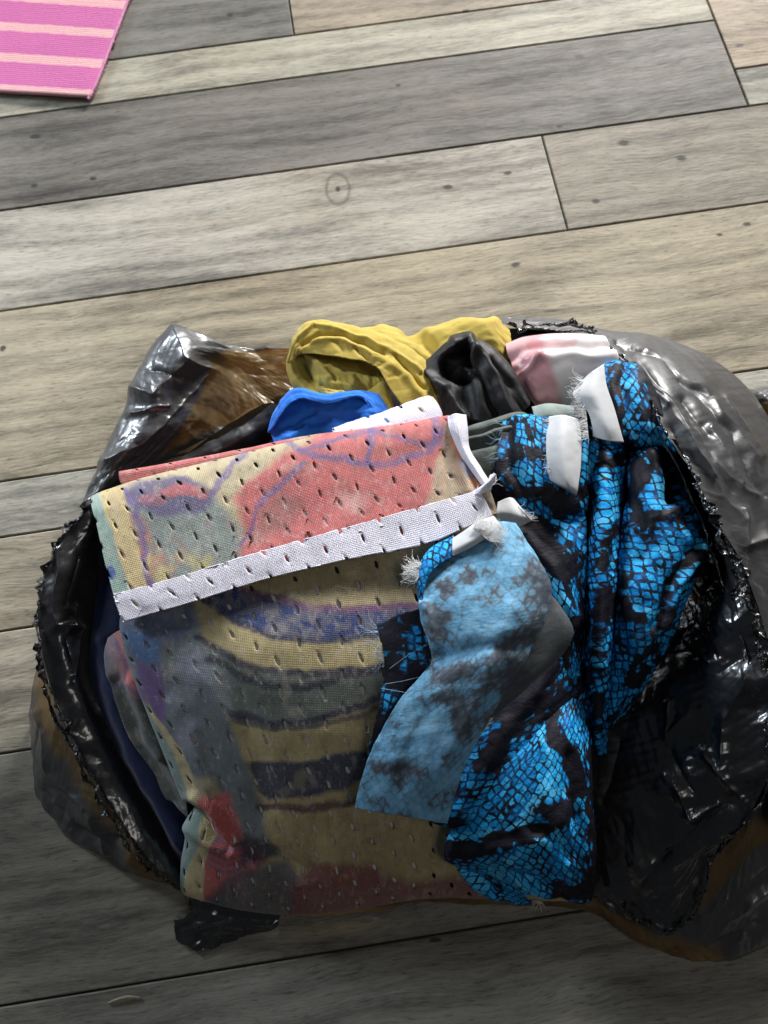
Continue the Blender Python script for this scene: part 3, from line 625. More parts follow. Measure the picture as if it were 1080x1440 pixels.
sheet('right_wall', RW, (380, 260), FILM, bag, film=(.34, .33, 78), wr=[(.14, .35, .2, 8)], thick=0, jag=(5, .07, 'b'),
      creases=[([(990, 770), (955, 850), (930, 930)], 8, .5), ([(1010, 800), (960, 900)], 9, -.4), ([(985, 850), (965, 900), (1000, 930)], 8, .4), ([(940, 985), (935, 1030), (970, 1010)], 8, .45),
               ([(1050, 950), (1020, 1010), (1010, 1070)], 8, .5), ([(955, 1110), (968, 1150), (1010, 1130)], 7, .6), ([(900, 1250), (960, 1180), (1020, 1130)], 10, -.5), ([(950, 1290), (1000, 1200)], 9, -.4), ([(870, 1040), (850, 1130)], 10, -.3), ([(990, 1060), (1040, 1120)], 6, .45), ([(940, 1060), (975, 1110)], 6, -.35)])
RO = [[(705, 456, 6), (770, 464, 6.4), (830, 470, 7.4), (862, 490, 9.0), (900, 545, 11), (935, 605, 12.4), (965, 650, 12.6), (1005, 730, 12.7), (1045, 800, 12.6), (1085, 920, 12), (1094, 1000, 11), (1092, 1090, 9.2), (1090, 1150, 7.4)],
      [(706, 451, 5.5), (775, 457, 6.0), (845, 468, 7.0), (885, 484, 8.4), (935, 535, 10.8), (975, 595, 12), (1010, 655, 12.2), (1050, 740, 12.3), (1095, 820, 12.2), (1130, 930, 11.5), (1140, 1020, 10.4), (1132, 1110, 8.6), (1116, 1175, 6.4)],
      [(707, 448, 5), (780, 451, 5.2), (852, 465, 5.8), (908, 474, 6.2), (970, 512, 8), (1022, 562, 9), (1060, 620, 9.5), (1105, 700, 9.8), (1150, 800, 9.8), (1180, 920, 9), (1185, 1030, 8), (1170, 1140, 6.4), (1140, 1210, 4.4)],
      [(708, 446, 4), (785, 448, 4), (857, 465, 4), (925, 474, 4), (1000, 505, 4.5), (1052, 548, 4.8), (1085, 596, 5), (1140, 690, 5), (1190, 800, 5), (1225, 920, 5), (1230, 1040, 4.2), (1205, 1160, 3.4), (1165, 1250, 2.2)],
      [(712, 454, .2), (790, 456, .2), (860, 474, .2), (925, 484, .2), (990, 515, .2), (1042, 560, .2), (1075, 610, .2), (1130, 700, .2), (1180, 800, .2), (1220, 920, .2), (1228, 1045, .2), (1205, 1175, .2), (1165, 1275, .2)]]
sheet('right_outer_wall', RO, (180, 480), FILMS, bag, film=(.11, .34, 81), thick=0,
      creases=[([(880, 490), (960, 570), (1030, 690)], 9, -.35), ([(905, 490), (985, 540), (1060, 640)], 10, .35), ([(930, 560), (985, 640), (1040, 740)], 8, .4), ([(960, 560), (1000, 610)], 5, -.5), ([(1005, 650), (1060, 700)], 7, .4), ([(1040, 720), (1050, 770), (1080, 760)], 7, .6), ([(945, 600), (960, 640)], 8, -.3), ([(865, 480), (930, 505), (1000, 560)], 4, -.4), ([(890, 510), (950, 580), (1000, 670)], 3, .35), ([(960, 530), (1030, 610), (1075, 700)], 3, -.4), ([(1000, 600), (1045, 680)], 3, .35), ([(1020, 560), (1070, 640)], 4, .3), ([(905, 540), (935, 570)], 3, .4)])
rim('torn_edge', [(712, 458, 6.1), (760, 464, 6.5), (820, 466, 7.4), (850, 478, 8.6), (880, 512, 10.4), (905, 550, 11.4), (930, 598, 12.6), (958, 640, 12.9), (985, 690, 13.1), (1010, 738, 13.2), (1040, 795, 13), (1062, 850, 12.8), (1082, 920, 12.4)], .42, 560, RIMM, bag, 23, amp=.36)
rim('torn_edge', [(735, 460, 6.3), (770, 458, 6.5), (812, 462, 7.2), (838, 468, 7.8)], .62, 120, RIMM, bag, 29, amp=.5)
rim('torn_edge', [(975, 680, 12.9), (1000, 735, 13.2), (1030, 800, 13.1), (1050, 850, 12.9), (1070, 910, 12.5), (1082, 960, 12)], .60, 260, RIMM, bag, 31, amp=.6)
rim('torn_edge', [(1090, 930, 12), (1080, 990, 11.4), (1075, 1050, 10.6), (1078, 1100, 9.7), (1055, 1150, 8.2), (1020, 1185, 6.4), (1000, 1215, 5.2), (985, 1270, 3.9), (950, 1308, 2.9), (905, 1298, 2.5), (880, 1275, 2.4), (850, 1262, 2.0)], .34, 420, RIMM, bag, 37, amp=.36)
rim('stretched_lip', [(925, 600, 12.4), (958, 668, 11.9), (985, 730, 11.2), (1008, 800, 11), (1030, 860, 11.2), (1046, 930, 11)], .26, 160, FILM, bag, 43, amp=.2)
sheet('right_lobe', [[(1040, 548, .2), (1070, 546, .3), (1110, 545, .3), (1180, 560, .3)], [(1036, 556, 1.4), (1070, 552, 2.4), (1110, 550, 2.8), (1180, 565, 3)], [(1050, 580, 1.6), (1085, 585, 2.6), (1120, 590, 3), (1185, 600, 3)], [(1060, 640, .4), (1100, 650, .4), (1140, 660, .4), (1200, 670, .4)]],
      (60, 100), THIN, bag, film=(.3, .6, 91), thin=lambda a, b_: polymask(a, b_, [(1058, 566), (1200, 570), (1200, 640), (1070, 640)], 6), thick=0)

# ------------------------------------------------------------------ printed sports mesh, folded
def over(col, m, c_): return col * (1 - m[..., None]) + lin(c_) * m[..., None]
def wob(px, py, a=9, f=.035):
    hx = .4 * fbm(px * .16, py * .22, 3); hy = .4 * fbm(px * .16 + 13, py * .22 + 5, 3)
    return px + fbm(px * f, py * f, 4) * 2 * a + hx * 7, py + fbm(px * f + 41, py * f + 7, 4) * 2 * a + hy * 7
def stroke(col, x, y, pts, wd, c_, op=.85, brk=.5):
    m = np.clip(1.5 - polydist(x, y, pts) / wd, 0, 1) * op
    m = m * np.clip(1 - brk * (fbm(x * .09, y * .09, 3) + .2), 0, 1)
    return over(col, m, c_)
CORAL = (205, 104, 102); CREAM = (202, 186, 148); NAVY = (62, 68, 118); TEAL = (138, 160, 152); LAV = (158, 166, 186); OLIVE = (192, 174, 122); WHITE = (228, 224, 238)
def scumble(col, px, py, c_, fx, fy, thr, op, sd):
    n = fbm(px * fx + sd, py * fy + sd * 1.3, 4); return over(col, np.clip((n - thr) * 14, 0, 1) * op, c_)
def mottle(col, px, py, amt=.25):
    col = scumble(col, px, py, (206, 196, 176), .05, .035, .17, .25, 3); col = scumble(col, px, py, (84, 82, 98), .035, .06, .20, .22, 11)
    col = scumble(col, px, py, (150, 120, 96), .16, .10, .14, .22, 23); col = scumble(col, px, py, (214, 206, 196), .28, .16, .17, .28, 31); col = scumble(col, px, py, (70, 66, 84), .24, .2, .18, .25, 47)
    col = col * .86
    amt = amt * 1.1
    n = fbm(px * .05, py * .05, 4) + .7 * fbm(px * .22, py * .12, 3); n2 = fbm(px * .013 + 3, py * .013, 3)
    return col * (1 + amt * 1.6 * n[..., None]) * (1 + amt * n2[..., None])
def paint_flap(px, py):
    x, y = wob(px, py, 8); col = np.ones(px.shape + (3,)) * lin(CREAM)
    col = over(col, polymask(x, y, [(330, 700), (395, 642), (470, 595), (560, 580), (650, 570), (650, 610), (625, 690), (600, 780), (330, 830), (310, 800), (345, 760)], 10), CORAL)
    col = over(col, polymask(x, y, [(178, 690), (300, 690), (335, 740), (345, 800), (300, 860), (200, 880)], 14), (136, 146, 140))
    col = over(col, np.clip(fbm(px * .03, py * .03, 4) * 5, 0, 1) * polymask(x, y, [(180, 720), (320, 730), (360, 830), (200, 870)], 15) * .8, (186, 108, 100))
    col = over(col, np.clip(fbm(px * .035 + 20, py * .035, 4) * 5, 0, 1) * polymask(x, y, [(200, 760), (300, 780), (300, 850), (210, 870)], 15) * .8, (206, 188, 120))
    d = np.hypot((x - 238) / 64, (y - 698) / 28); col = over(col, np.clip((1.1 - d) * 4, 0, 1) * .9, (88, 76, 122))
    d = np.hypot((x - 258) / 36, (y - 692) / 10); col = over(col, np.clip((1.2 - d) * 2.5, 0, 1) * .85, (196, 96, 98))
    d = np.hypot((x - 212) / 20, (y - 705) / 9); col = over(col, np.clip((1.2 - d) * 2.5, 0, 1) * .5, (186, 92, 96))
    col = over(col, polymask(x, y, [(395, 690), (430, 700), (400, 745), (350, 765), (370, 715)], 14) * .6, (150, 110, 104))
    d = np.hypot((x - 493) / 30, (y - 702) / 20); col = over(col, np.clip((1.1 - d) * 1.5, 0, 1) * .45, (222, 188, 178))
    PU = (112, 92, 150)
    for pts, wd in (([(300, 695), (318, 668), (330, 650), (345, 640)], 5), ([(340, 765), (352, 742), (362, 712), (395, 680), (430, 650)], 3.5), ([(405, 625), (450, 641), (520, 656), (560, 651), (600, 632), (622, 604)], 5),
                    ([(528, 600), (524, 625), (516, 655)], 4.5), ([(420, 630), (470, 618), (525, 606), (570, 622), (625, 624)], 3.5), ([(612, 590), (608, 624)], 4.5), ([(180, 688), (195, 740), (208, 800), (220, 860)], 4)):
        col = stroke(col, x, y, pts, wd, PU, .85)
    col = over(col, polymask(x, y, [(610, 650), (632, 590), (720, 590), (720, 720), (600, 720), (605, 690)], 8) * .9, (196, 172, 140))
    col = stroke(col, x, y, [(640, 640), (648, 690)], 6, (150, 110, 84), .6); col = stroke(col, x, y, [(662, 640), (668, 690)], 5, (222, 206, 178), .8)
    col = stroke(col, px, py, [(640, 622), (658, 655), (674, 686)], 8, (206, 118, 58), 1, .2); col = stroke(col, px, py, [(652, 652), (660, 668)], 6, (120, 140, 170), .9)
    e1 = np.interp(py, [690, 760, 850, 900], [142, 164, 192, 205]); e2 = np.interp(py, [690, 760, 850, 900], [172, 194, 214, 222])
    wv = fbm(px * .04, py * .04, 3) * 10
    col = over(col, np.clip((e2 + wv - px) / 3, 0, 1), (212, 188, 132)); col = over(col, np.clip((e1 + wv - px) / 4, 0, 1), (146, 172, 160))
    d = np.hypot((px - 155) / 7, (py - 806) / 9); col = over(col, np.clip((1.2 - d) * 4, 0, 1), (52, 96, 170))
    return mottle(col, px, py, .22)
def paint_panel(px, py):
    x, y = wob(px, py, 6); col = np.ones(px.shape + (3,)) * lin(OLIVE)
    col = over(col, np.clip(fbm(px * .02, py * .02, 4) * 3, 0, .6), (168, 152, 100)); col = over(col, polymask(x, y, [(430, 780), (760, 740), (760, 860), (400, 860)], 30) * .6, (196, 178, 138))
    # grey-green field between the ribs
    col = over(col, polymask(x, y, [(285, 905), (345, 938), (428, 950), (560, 936), (640, 930), (640, 975), (537, 985), (451, 1014), (388, 1022), (318, 1010)], 5), (108, 118, 108))
    # grey strip at the left
    col = over(col, polymask(x, y, [(150, 850), (270, 850), (285, 905), (325, 960), (318, 1010), (345, 1075), (372, 1140), (380, 1200), (300, 1290), (200, 1290), (150, 1000)], 10), (112, 124, 130))
    m = np.clip(fbm(px * .03 + 9, py * .03, 4) * 4, 0, 1) * polymask(x, y, [(150, 860), (260, 860), (300, 960), (310, 1120), (240, 1100)], 14); col = over(col, m * .7, (176, 176, 200))
    col = over(col, polymask(x, y, [(160, 860), (268, 846), (282, 880), (250, 905), (190, 915)], 12) * .8, (92, 112, 152))
    col = over(col, polymask(x, y, [(175, 885), (225, 905), (222, 940), (190, 930)], 8) * .85, (70, 118, 178)); col = over(col, polymask(x, y, [(188, 930), (225, 940), (236, 1000), (222, 1030), (205, 985)], 8) * .9, (118, 84, 152))
    # ribs
    top = [(320, 812), (336, 823), (394, 843), (448, 857), (560, 855), (640, 850)]; bot = [(285, 844), (300, 856), (336, 877), (388, 895), (451, 903), (523, 896), (640, 885)]
    col = over(col, polymask(x, y, [(262, 830)] + top + bot[::-1], 4) * (.9 + .1 * np.sign(fbm(px * .1, py * .1, 2))), (24, 54, 118))
    m = np.clip(fbm(px * .045 + 2, py * .11, 4) * 5 - 1.1, 0, .35) * polymask(x, y, [(262, 830)] + top + bot[::-1], 6); col = over(col, m, (150, 150, 120))
    col = stroke(col, x, y, top, 5, (116, 66, 110), .95, .3); col = stroke(col, x, y, bot, 4.5, (30, 36, 78), .95, .3)
    col = stroke(col, x, y, [(279, 896), (310, 918), (345, 936), (428, 949), (537, 939), (640, 930)], 5, (32, 34, 66), .95, .3)
    col = stroke(col, x, y, [(293, 926), (342, 953), (402, 969), (465, 959), (509, 947), (600, 930)], 5.5, (34, 32, 58), .95, .3)
    col = stroke(col, x, y, [(319, 1004), (388, 1019), (451, 1011), (537, 982), (620, 960)], 5, (34, 36, 70), .95, .3); col = stroke(col, x, y, [(325, 1014), (388, 1026), (460, 1018), (537, 994)], 3.5, (34, 36, 70), .8, .4)
    col = over(col, polymask(x, y, [(345, 1074), (428, 1071), (520, 1052), (620, 1040), (640, 1080), (508, 1098), (451, 1120), (379, 1126), (362, 1110)], 5) * .95, (36, 46, 80))
    col = over(col, polymask(x, y, [(415, 1085), (438, 1080), (430, 1112), (412, 1110)], 6) * .6, (140, 136, 104))
    col = stroke(col, x, y, [(366, 1136), (430, 1137), (510, 1124), (600, 1110)], 5, (72, 36, 56), .9, .3)
    # foot of the figure: red patch, dark streak, maroon at the hem
    col = over(col, polymask(x, y, [(282, 1120), (322, 1112), (345, 1175), (372, 1205), (345, 1250), (288, 1268), (262, 1250), (275, 1190)], 8) * .95, (212, 92, 88))
    col = over(col, polymask(x, y, [(262, 1095), (300, 1090), (315, 1116), (285, 1122)], 9) * .8, (206, 188, 150))
    for k in range(5): col = stroke(col, x, y, [(292, 1180 + k * 9), (315, 1190 + k * 9), (345, 1186 + k * 9)], 2.2, (96, 84, 130), .7)
    col = over(col, polymask(x, y, [(330, 1185), (350, 1172), (392, 1190), (395, 1204), (340, 1218)], 8) * .9, (40, 40, 70))
    col = over(col, polymask(x, y, [(330, 1225), (400, 1210), (430, 1235), (420, 1300), (300, 1290), (290, 1262)], 12) * .85, (70, 72, 90))
    col = over(col, polymask(x, y, [(412, 1240), (440, 1212), (520, 1215), (575, 1240), (640, 1235), (720, 1240), (720, 1300), (410, 1300)], 12) * .85, (128, 40, 54))
    # border along the left selvedge
    e = np.interp(py, [850, 880, 1010, 1080, 1150, 1180, 1215, 1260], [166, 172, 212, 240, 264, 270, 258, 258])
    wv = fbm(px * .04, py * .04, 3) * 5; lowm = np.clip((py - 1000) / 60, 0, 1)
    col = over(col, np.clip((e + 9 + 22 * lowm + wv - px) / 3, 0, 1) * np.clip((py - 985) / 20, 0, 1), (218, 202, 150))
    col = over(col, np.clip((e + 3 + 12 * lowm * np.clip((1235 - py) / 40, 0, 1) + wv - px) / 3, 0, 1) * np.clip((py - 985) / 20, 0, 1), (140, 166, 160))
    return mottle(col, px, py, .25)
KNIT = knit_material('printed_mesh_knit'); WKNIT = knit_material('white_mesh_knit', False, (.82, .79, .89))
fab = thing('folded_mesh_fabric', 'folded printed mesh fabric with coral and blue painted pattern and white selvedge', 'fabric', tuple(P(420, 1000, 0)))
HOLE = ((26, 10.4), .95, 2.9, -.28, 1.0)
flapG = [[(140, 692, 6.5), (205, 672, 7), (330, 642, 7.5), (450, 614, 8), (560, 597, 8.5), (634, 586, 9)],
         [(128, 703, 9.9), (200, 677, 10.7), (330, 645, 11.2), (450, 617, 11.5), (560, 600, 11.8), (632, 587, 12)],
         [(136, 738, 10.9), (213, 714, 11.6), (340, 688, 12), (460, 660, 12.2), (570, 640, 12.3), (652, 622, 12.2)],
         [(147, 790, 11.3), (230, 770, 11.8), (350, 742, 12.2), (470, 715, 12.4), (580, 695, 12.5), (672, 655, 12.3)],
         [(160, 838, 11.4), (245, 815, 11.9), (355, 782, 12.3), (480, 748, 12.5), (590, 718, 12.5), (690, 692, 12.3)],
         [(170, 868, 11.2), (260, 842, 11.7), (366, 808, 12.1), (488, 776, 12.3), (598, 750, 12.2), (700, 722, 12.0)]]
FCR = [([(140, 720), (300, 690), (600, 620)], 14, .10), ([(640, 600), (655, 690)], 8, .25), ([(625, 640), (632, 700)], 7, -.2), ([(330, 760), (480, 705)], 30, -.12)]
sheet('upper_flap', flapG, (300, 470), KNIT, fab, paint=paint_flap, holes=HOLE, thick=.0006, wr=[(.07, .25, .35, 4), (.02, 1.2, 1.2, 9)],
      creases=FCR)
selG = [[(159, 836, 11.65), (245, 813, 12.15), (355, 779, 12.55), (480, 744, 12.75), (590, 713, 12.75), (672, 690, 12.55)],
        [(163, 850, 11.62), (250, 826, 12.1), (360, 793, 12.5), (484, 758, 12.7), (594, 728, 12.7), (682, 703, 12.45)],
        [(172, 874, 11.45), (262, 849, 11.95), (368, 816, 12.35), (492, 786, 12.6), (600, 764, 12.5), (692, 725, 12.2)]]
sheet('selvedge', selG, (110, 470), WKNIT, fab, holes=HOLE, thick=.0006, wr=[(.06, .3, .5, 5), (.05, .8, .2, 6)], jag=(2.2, .06, 'tb'), label='white unprinted selvedge strip')
fringe('edge_thread', (668, 690), (700, 680), (.7, -.7), 10, 16, plain('white_thread', (.78, .78, .80)), fab, 5, (12.6, 12.6))
sheet('selvedge', [[(660, 698, 12.4), (676, 694, 12.7), (690, 690, 12.4)], [(668, 690, 12.5), (681, 685, 13.0), (692, 680, 12.6)], [(683, 680, 12.8), (691, 674, 13.3), (696, 672, 12.9)], [(690, 668, 13), (694, 666, 13.3), (698, 667, 13)]], (20, 20), WKNIT, fab, wr=[(.1, 1.5, 1.5, 2)])
panG = [[(200, 845, 8), (180, 842, 10.3), (262, 822, 10.9), (360, 790, 11.3), (470, 760, 11.5), (580, 740, 11.5), (690, 720, 11.3), (750, 710, 10.6)],
        [(196, 884, 7.6), (171, 880, 10.4), (262, 862, 11.0), (365, 840, 11.5), (470, 820, 11.7), (580, 810, 11.7), (690, 800, 11.4), (755, 800, 10.5)],
        [(210, 942, 6.8), (186, 940, 9.6), (275, 930, 10.7), (370, 925, 11.3), (475, 920, 11.4), (585, 915, 11.3), (690, 910, 11), (765, 900, 10)],
        [(236, 1012, 5.4), (212, 1010, 8.2), (295, 1010, 9.6), (380, 1010, 10.2), (480, 1010, 10.3), (590, 1005, 10.2), (695, 1000, 9.8), (775, 990, 9)],
        [(262, 1082, 4.2), (240, 1080, 6.8), (312, 1085, 8), (390, 1090, 8.6), (485, 1090, 8.8), (595, 1085, 8.7), (700, 1080, 8.3), (785, 1080, 7.6)],
        [(282, 1150, 3), (264, 1150, 5.2), (330, 1160, 6.2), (400, 1165, 6.6), (490, 1165, 6.8), (600, 1160, 6.8), (705, 1160, 6.4), (795, 1160, 5.8)],
        [(280, 1215, 1.6), (257, 1215, 3.4), (335, 1225, 4.2), (410, 1232, 4.5), (495, 1230, 4.7), (605, 1222, 4.7), (710, 1220, 4.4), (795, 1220, 4)],
        [(276, 1250, .9), (258, 1256, 1.9), (330, 1275, 2.1), (415, 1284, 2.1), (500, 1276, 2.2), (600, 1262, 2.2), (715, 1264, 2.2), (805, 1266, 2)],
        [(285, 1246, .6), (272, 1250, .7), (335, 1266, .8), (420, 1274, .8), (500, 1266, .9), (605, 1252, .9), (715, 1255, .9), (805, 1255, .9)]]
panG = [[(x, y, z - (0 if k < 5 else (.5, 1.6, 3.2)[k - 5]) * (1 if y > 760 and y < 1200 else .3)) for k, (x, y, z) in enumerate(r)] for r in panG]
PCR = [([(258, 1140), (280, 1152), (300, 1172), (322, 1192)], 7, -.75), ([(275, 1120), (300, 1145), (330, 1185)], 9, .55), ([(266, 1165), (290, 1180), (325, 1200)], 9, .4), ([(300, 900), (345, 1010), (370, 1130)], 22, -.22), ([(250, 1000), (290, 1100)], 18, .22), ([(330, 1195), (430, 1215)], 14, -.2), ([(420, 1245), (560, 1238)], 14, .15)]
sheet('lower_panel', panG, (420, 470), KNIT, fab, paint=paint_panel, holes=HOLE, thick=.0006, wr=[(.06, .25, .25, 14), (.02, 1.1, 1.1, 9)],
      creases=PCR)
# white wrong side seen through the holes
sheet('inner_layer', [[(x, y, z - .17) for x, y, z in [(r[1][0] + 9, r[1][1], r[1][2])] + r[2:-2]] for r in panG[1:-1]], (200, 160), plain('grey_knit_back', (.66, .66, .68)), fab, creases=PCR)
sheet('inner_layer', [[(x + (6 if i < 3 else -6), y + 3, z - .14) for i, (x, y, z) in enumerate(r)] for r in flapG[1:]], (80, 120), plain('brown_knit_back', (.36, .28, .27)), fab, wr=[(.05, .25, .35, 4)], creases=FCR)
paint_coral = lambda px, py: mottle(stroke(over(np.ones(px.shape + (3,)) * lin((208, 106, 104)), polymask(*wob(px, py, 5), [(400, 600), (445, 595), (445, 650), (420, 650)], 12) * .8, (196, 176, 150)), px, py, [(300, 650), (420, 620)], 3, (170, 84, 96), .4), px, py, .2)
sheet('back_fold', [[(172, 674, 6.5), (302, 648, 7), (442, 620, 7.5), (560, 606, 8), (612, 598, 8.5)], [(168, 664, 9.2), (300, 640, 9.8), (440, 612, 10.4), (560, 600, 10.8), (612, 592, 11)],
                    [(169, 676, 9.5), (305, 652, 10.2), (445, 622, 10.8), (565, 606, 11.1), (615, 600, 11.3)], [(180, 705, 9.0), (310, 680, 9.6), (450, 650, 10.2), (570, 630, 10.5), (620, 620, 10.6)]],
      (60, 300), KNIT, fab, paint=paint_coral, holes=HOLE, wr=[(.06, .3, .3, 3)])
sheet('back_selvedge', [[(466, 603, 9.6), (535, 580, 10.1), (606, 555, 10.4)], [(474, 616, 10.1), (540, 594, 10.5), (618, 572, 10.7)], [(482, 640, 10), (545, 615, 10.5), (628, 598, 10.7)]], (60, 150), WKNIT, fab, holes=HOLE, jag=(2, .08, 't'), wr=[(.08, .4, .4, 2)], label='white mesh corner standing up behind the folds')
sheet('turned_edge', [[(629, 586, 12.2), (641, 582, 12.7), (655, 584, 12.4)], [(632, 602, 12.5), (645, 603, 12.9), (657, 606, 12.5)], [(644, 630, 12.5), (652, 630, 12.8), (660, 630, 12.4)], [(658, 656, 12.5), (665, 654, 12.75), (672, 652, 12.4)], [(682, 688, 12.5), (687, 686, 12.7), (692, 684, 12.3)]],
      (70, 26), WKNIT, fab, wr=[(.12, 1.2, .6, 3)], label='white folded-back edge strip')
# deeper fold of the same cloth at the left, its shade put into a darker grey
def paint_inner_shaded(px, py):
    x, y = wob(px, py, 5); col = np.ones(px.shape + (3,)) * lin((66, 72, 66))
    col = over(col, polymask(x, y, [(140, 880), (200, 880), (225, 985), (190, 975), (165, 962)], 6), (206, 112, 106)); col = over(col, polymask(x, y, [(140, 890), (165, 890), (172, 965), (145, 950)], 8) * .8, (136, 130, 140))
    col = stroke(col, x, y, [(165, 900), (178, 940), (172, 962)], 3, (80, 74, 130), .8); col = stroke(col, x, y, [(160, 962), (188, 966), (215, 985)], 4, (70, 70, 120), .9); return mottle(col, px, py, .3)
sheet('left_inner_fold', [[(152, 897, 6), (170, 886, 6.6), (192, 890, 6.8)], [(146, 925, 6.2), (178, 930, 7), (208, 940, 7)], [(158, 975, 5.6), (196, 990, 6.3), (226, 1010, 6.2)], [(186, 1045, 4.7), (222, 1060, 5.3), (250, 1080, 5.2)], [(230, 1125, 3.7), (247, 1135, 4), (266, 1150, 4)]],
      (90, 70), KNIT, fab, paint=paint_inner_shaded, wr=[(.15, .5, .5, 6)], creases=[([(165, 960), (200, 1050), (245, 1130)], 10, -.35), ([(185, 960), (225, 1060)], 9, .3)])

# ------------------------------------------------------------------ navy cloth deep in the bag
nav = thing('navy_cloth', 'dark navy cloth deep in the bag beside its left wall', 'fabric', tuple(P(190, 1060, 0)))
sheet('cloth', [[(150, 770, 4.6), (172, 780, 5), (195, 800, 4.8)], [(134, 860, 4.9), (162, 860, 5.3), (190, 860, 5)], [(130, 960, 4.5), (165, 960, 5.2), (212, 960, 4.8)], [(164, 1050, 3.7), (198, 1050, 4.4), (245, 1050, 4)], [(204, 1120, 3.0), (232, 1130, 3.6), (266, 1130, 3.2)], [(238, 1185, 2.4), (256, 1195, 2.8), (276, 1200, 2.5)], [(262, 1236, 1.4), (268, 1240, 1.5), (280, 1240, 1.4)]],
      (110, 60), cloth_material('navy_plain_weave', (.006, .013, .055), .7), nav, wr=[(.2, .35, .2, 7)], creases=[([(140, 900), (170, 1020), (250, 1180)], 10, .4), ([(160, 900), (200, 1040), (265, 1170)], 9, -.4)])

# ------------------------------------------------------------------ royal blue, yellow, black, pink
rb = thing('royal_blue_cloth', 'crumpled bright royal blue cloth behind the folded mesh fabric', 'fabric', tuple(P(455, 590, 0)))
RBM = cloth_material('royal_blue_jersey', (.012, .17, .70), .7, .12)
sheet('cloth', [[(380, 602, 6.8), (394, 576, 7.1), (420, 552, 7.8), (462, 556, 8.7), (512, 549, 8.9), (552, 568, 8.9)], [(382, 612, 7.6), (400, 596, 7.8), (430, 578, 7.8), (466, 580, 8.5), (508, 574, 9.0), (545, 590, 9.1)], [(386, 624, 8.0), (412, 612, 8.0), (440, 598, 7.7), (474, 596, 8.2), (510, 590, 8.9), (545, 602, 9.0)], [(392, 650, 7.8), (418, 644, 7.6), (448, 634, 7.2), (482, 628, 7.6), (514, 620, 8.3), (550, 625, 8.4)]],
      (80, 120), RBM, rb, wr=[(.15, .4, .4, 12)], cf=(.14, 1.0, 3), creases=[([(395, 604), (440, 578)], 4, -.3), ([(420, 600), (470, 590), (505, 588)], 6, -.35), ([(408, 618), (430, 600)], 5, .35)])
sheet('turned_lip', [[(382, 610, 5.4), (398, 586, 5.5), (420, 562, 5.6), (460, 564, 6), (506, 562, 6), (540, 586, 6.2)], [(377, 608, 7.9), (389, 573, 8.3), (415, 547, 8.6), (458, 555, 8.8), (506, 551, 8.9), (541, 578, 8.7)], [(379, 606, 8.3), (393, 577, 8.8), (418, 554, 9.1), (459, 561, 9.3), (506, 556, 9.4), (534, 580, 9.1)], [(382, 604, 8.4), (397, 580, 8.9), (421, 560, 9.2), (460, 567, 9.3), (506, 558, 9.4), (524, 584, 9.1)]],
      (50, 140), RBM, rb, wr=[(.06, .6, .6, 4)], cf=(.06, 1.2, 8), thick=.001, jag=(2.5, .09, 'b'))
yel = thing('yellow_cloth', 'rolled mustard yellow cloth lying at the back of the bag', 'fabric', tuple(P(540, 510, 0)))
YM = cloth_material('mustard_cotton', (.47, .35, .06), .75, .08, wr=.18)
sheet('back_fold', [[(500, 478, 3), (545, 474, 3), (590, 478, 3), (640, 466, 3), (690, 463, 3), (718, 478, 3)], [(495, 461, 5.4), (545, 461, 5.8), (585, 463, 5.4), (640, 452, 6.0), (690, 449, 6.2), (716, 464, 6.0)], [(505, 475, 6.8), (555, 474, 7.1), (600, 482, 6.6), (645, 468, 7.2), (692, 464, 7.4), (718, 482, 7)],
                     [(520, 500, 7.2), (570, 500, 7.4), (610, 500, 7.2), (650, 490, 7.4), (694, 490, 7.4), (718, 505, 7)], [(540, 540, 6), (580, 540, 6), (620, 540, 6), (660, 540, 6), (700, 540, 6), (722, 540, 6)]],
      (60, 110), YM, yel, cf=(.14, .8, 5), wr=[(.15, .3, .3, 22)], creases=[([(575, 462), (592, 478), (612, 496)], 7, -.7), ([(600, 478), (640, 462), (690, 460)], 9, .35), ([(540, 466), (580, 488)], 8, .3)])
YC = (.07, 1.1, 5)
sheet('inner_cloth', [[(415, 498, 7.2), (450, 492, 7.6), (500, 500, 8.0), (545, 520, 8.4)], [(411, 520, 6.8), (450, 514, 7.8), (500, 522, 8.2), (545, 542, 8.7)], [(420, 542, 6.8), (455, 535, 8.2), (500, 540, 8.6), (548, 564, 8.9)], [(440, 562, 7.4), (466, 556, 8.5), (505, 562, 8.7), (552, 588, 8.3)], [(450, 585, 6.3), (480, 580, 7.1), (515, 585, 7.3), (560, 605, 7.7)]],
      (90, 120), YM, yel, wr=[(.10, .5, .5, 32)], cf=(.16, 1.3, 6), creases=[([(436, 500), (452, 516), (462, 530)], 4, .5), ([(462, 518), (474, 524), (500, 540)], 4, .45), ([(428, 515), (440, 535)], 6, -.6), ([(452, 538), (470, 544), (492, 553)], 3, -.5), ([(470, 515), (520, 525)], 5, -.4), ([(500, 548), (530, 545)], 5, -.4)])
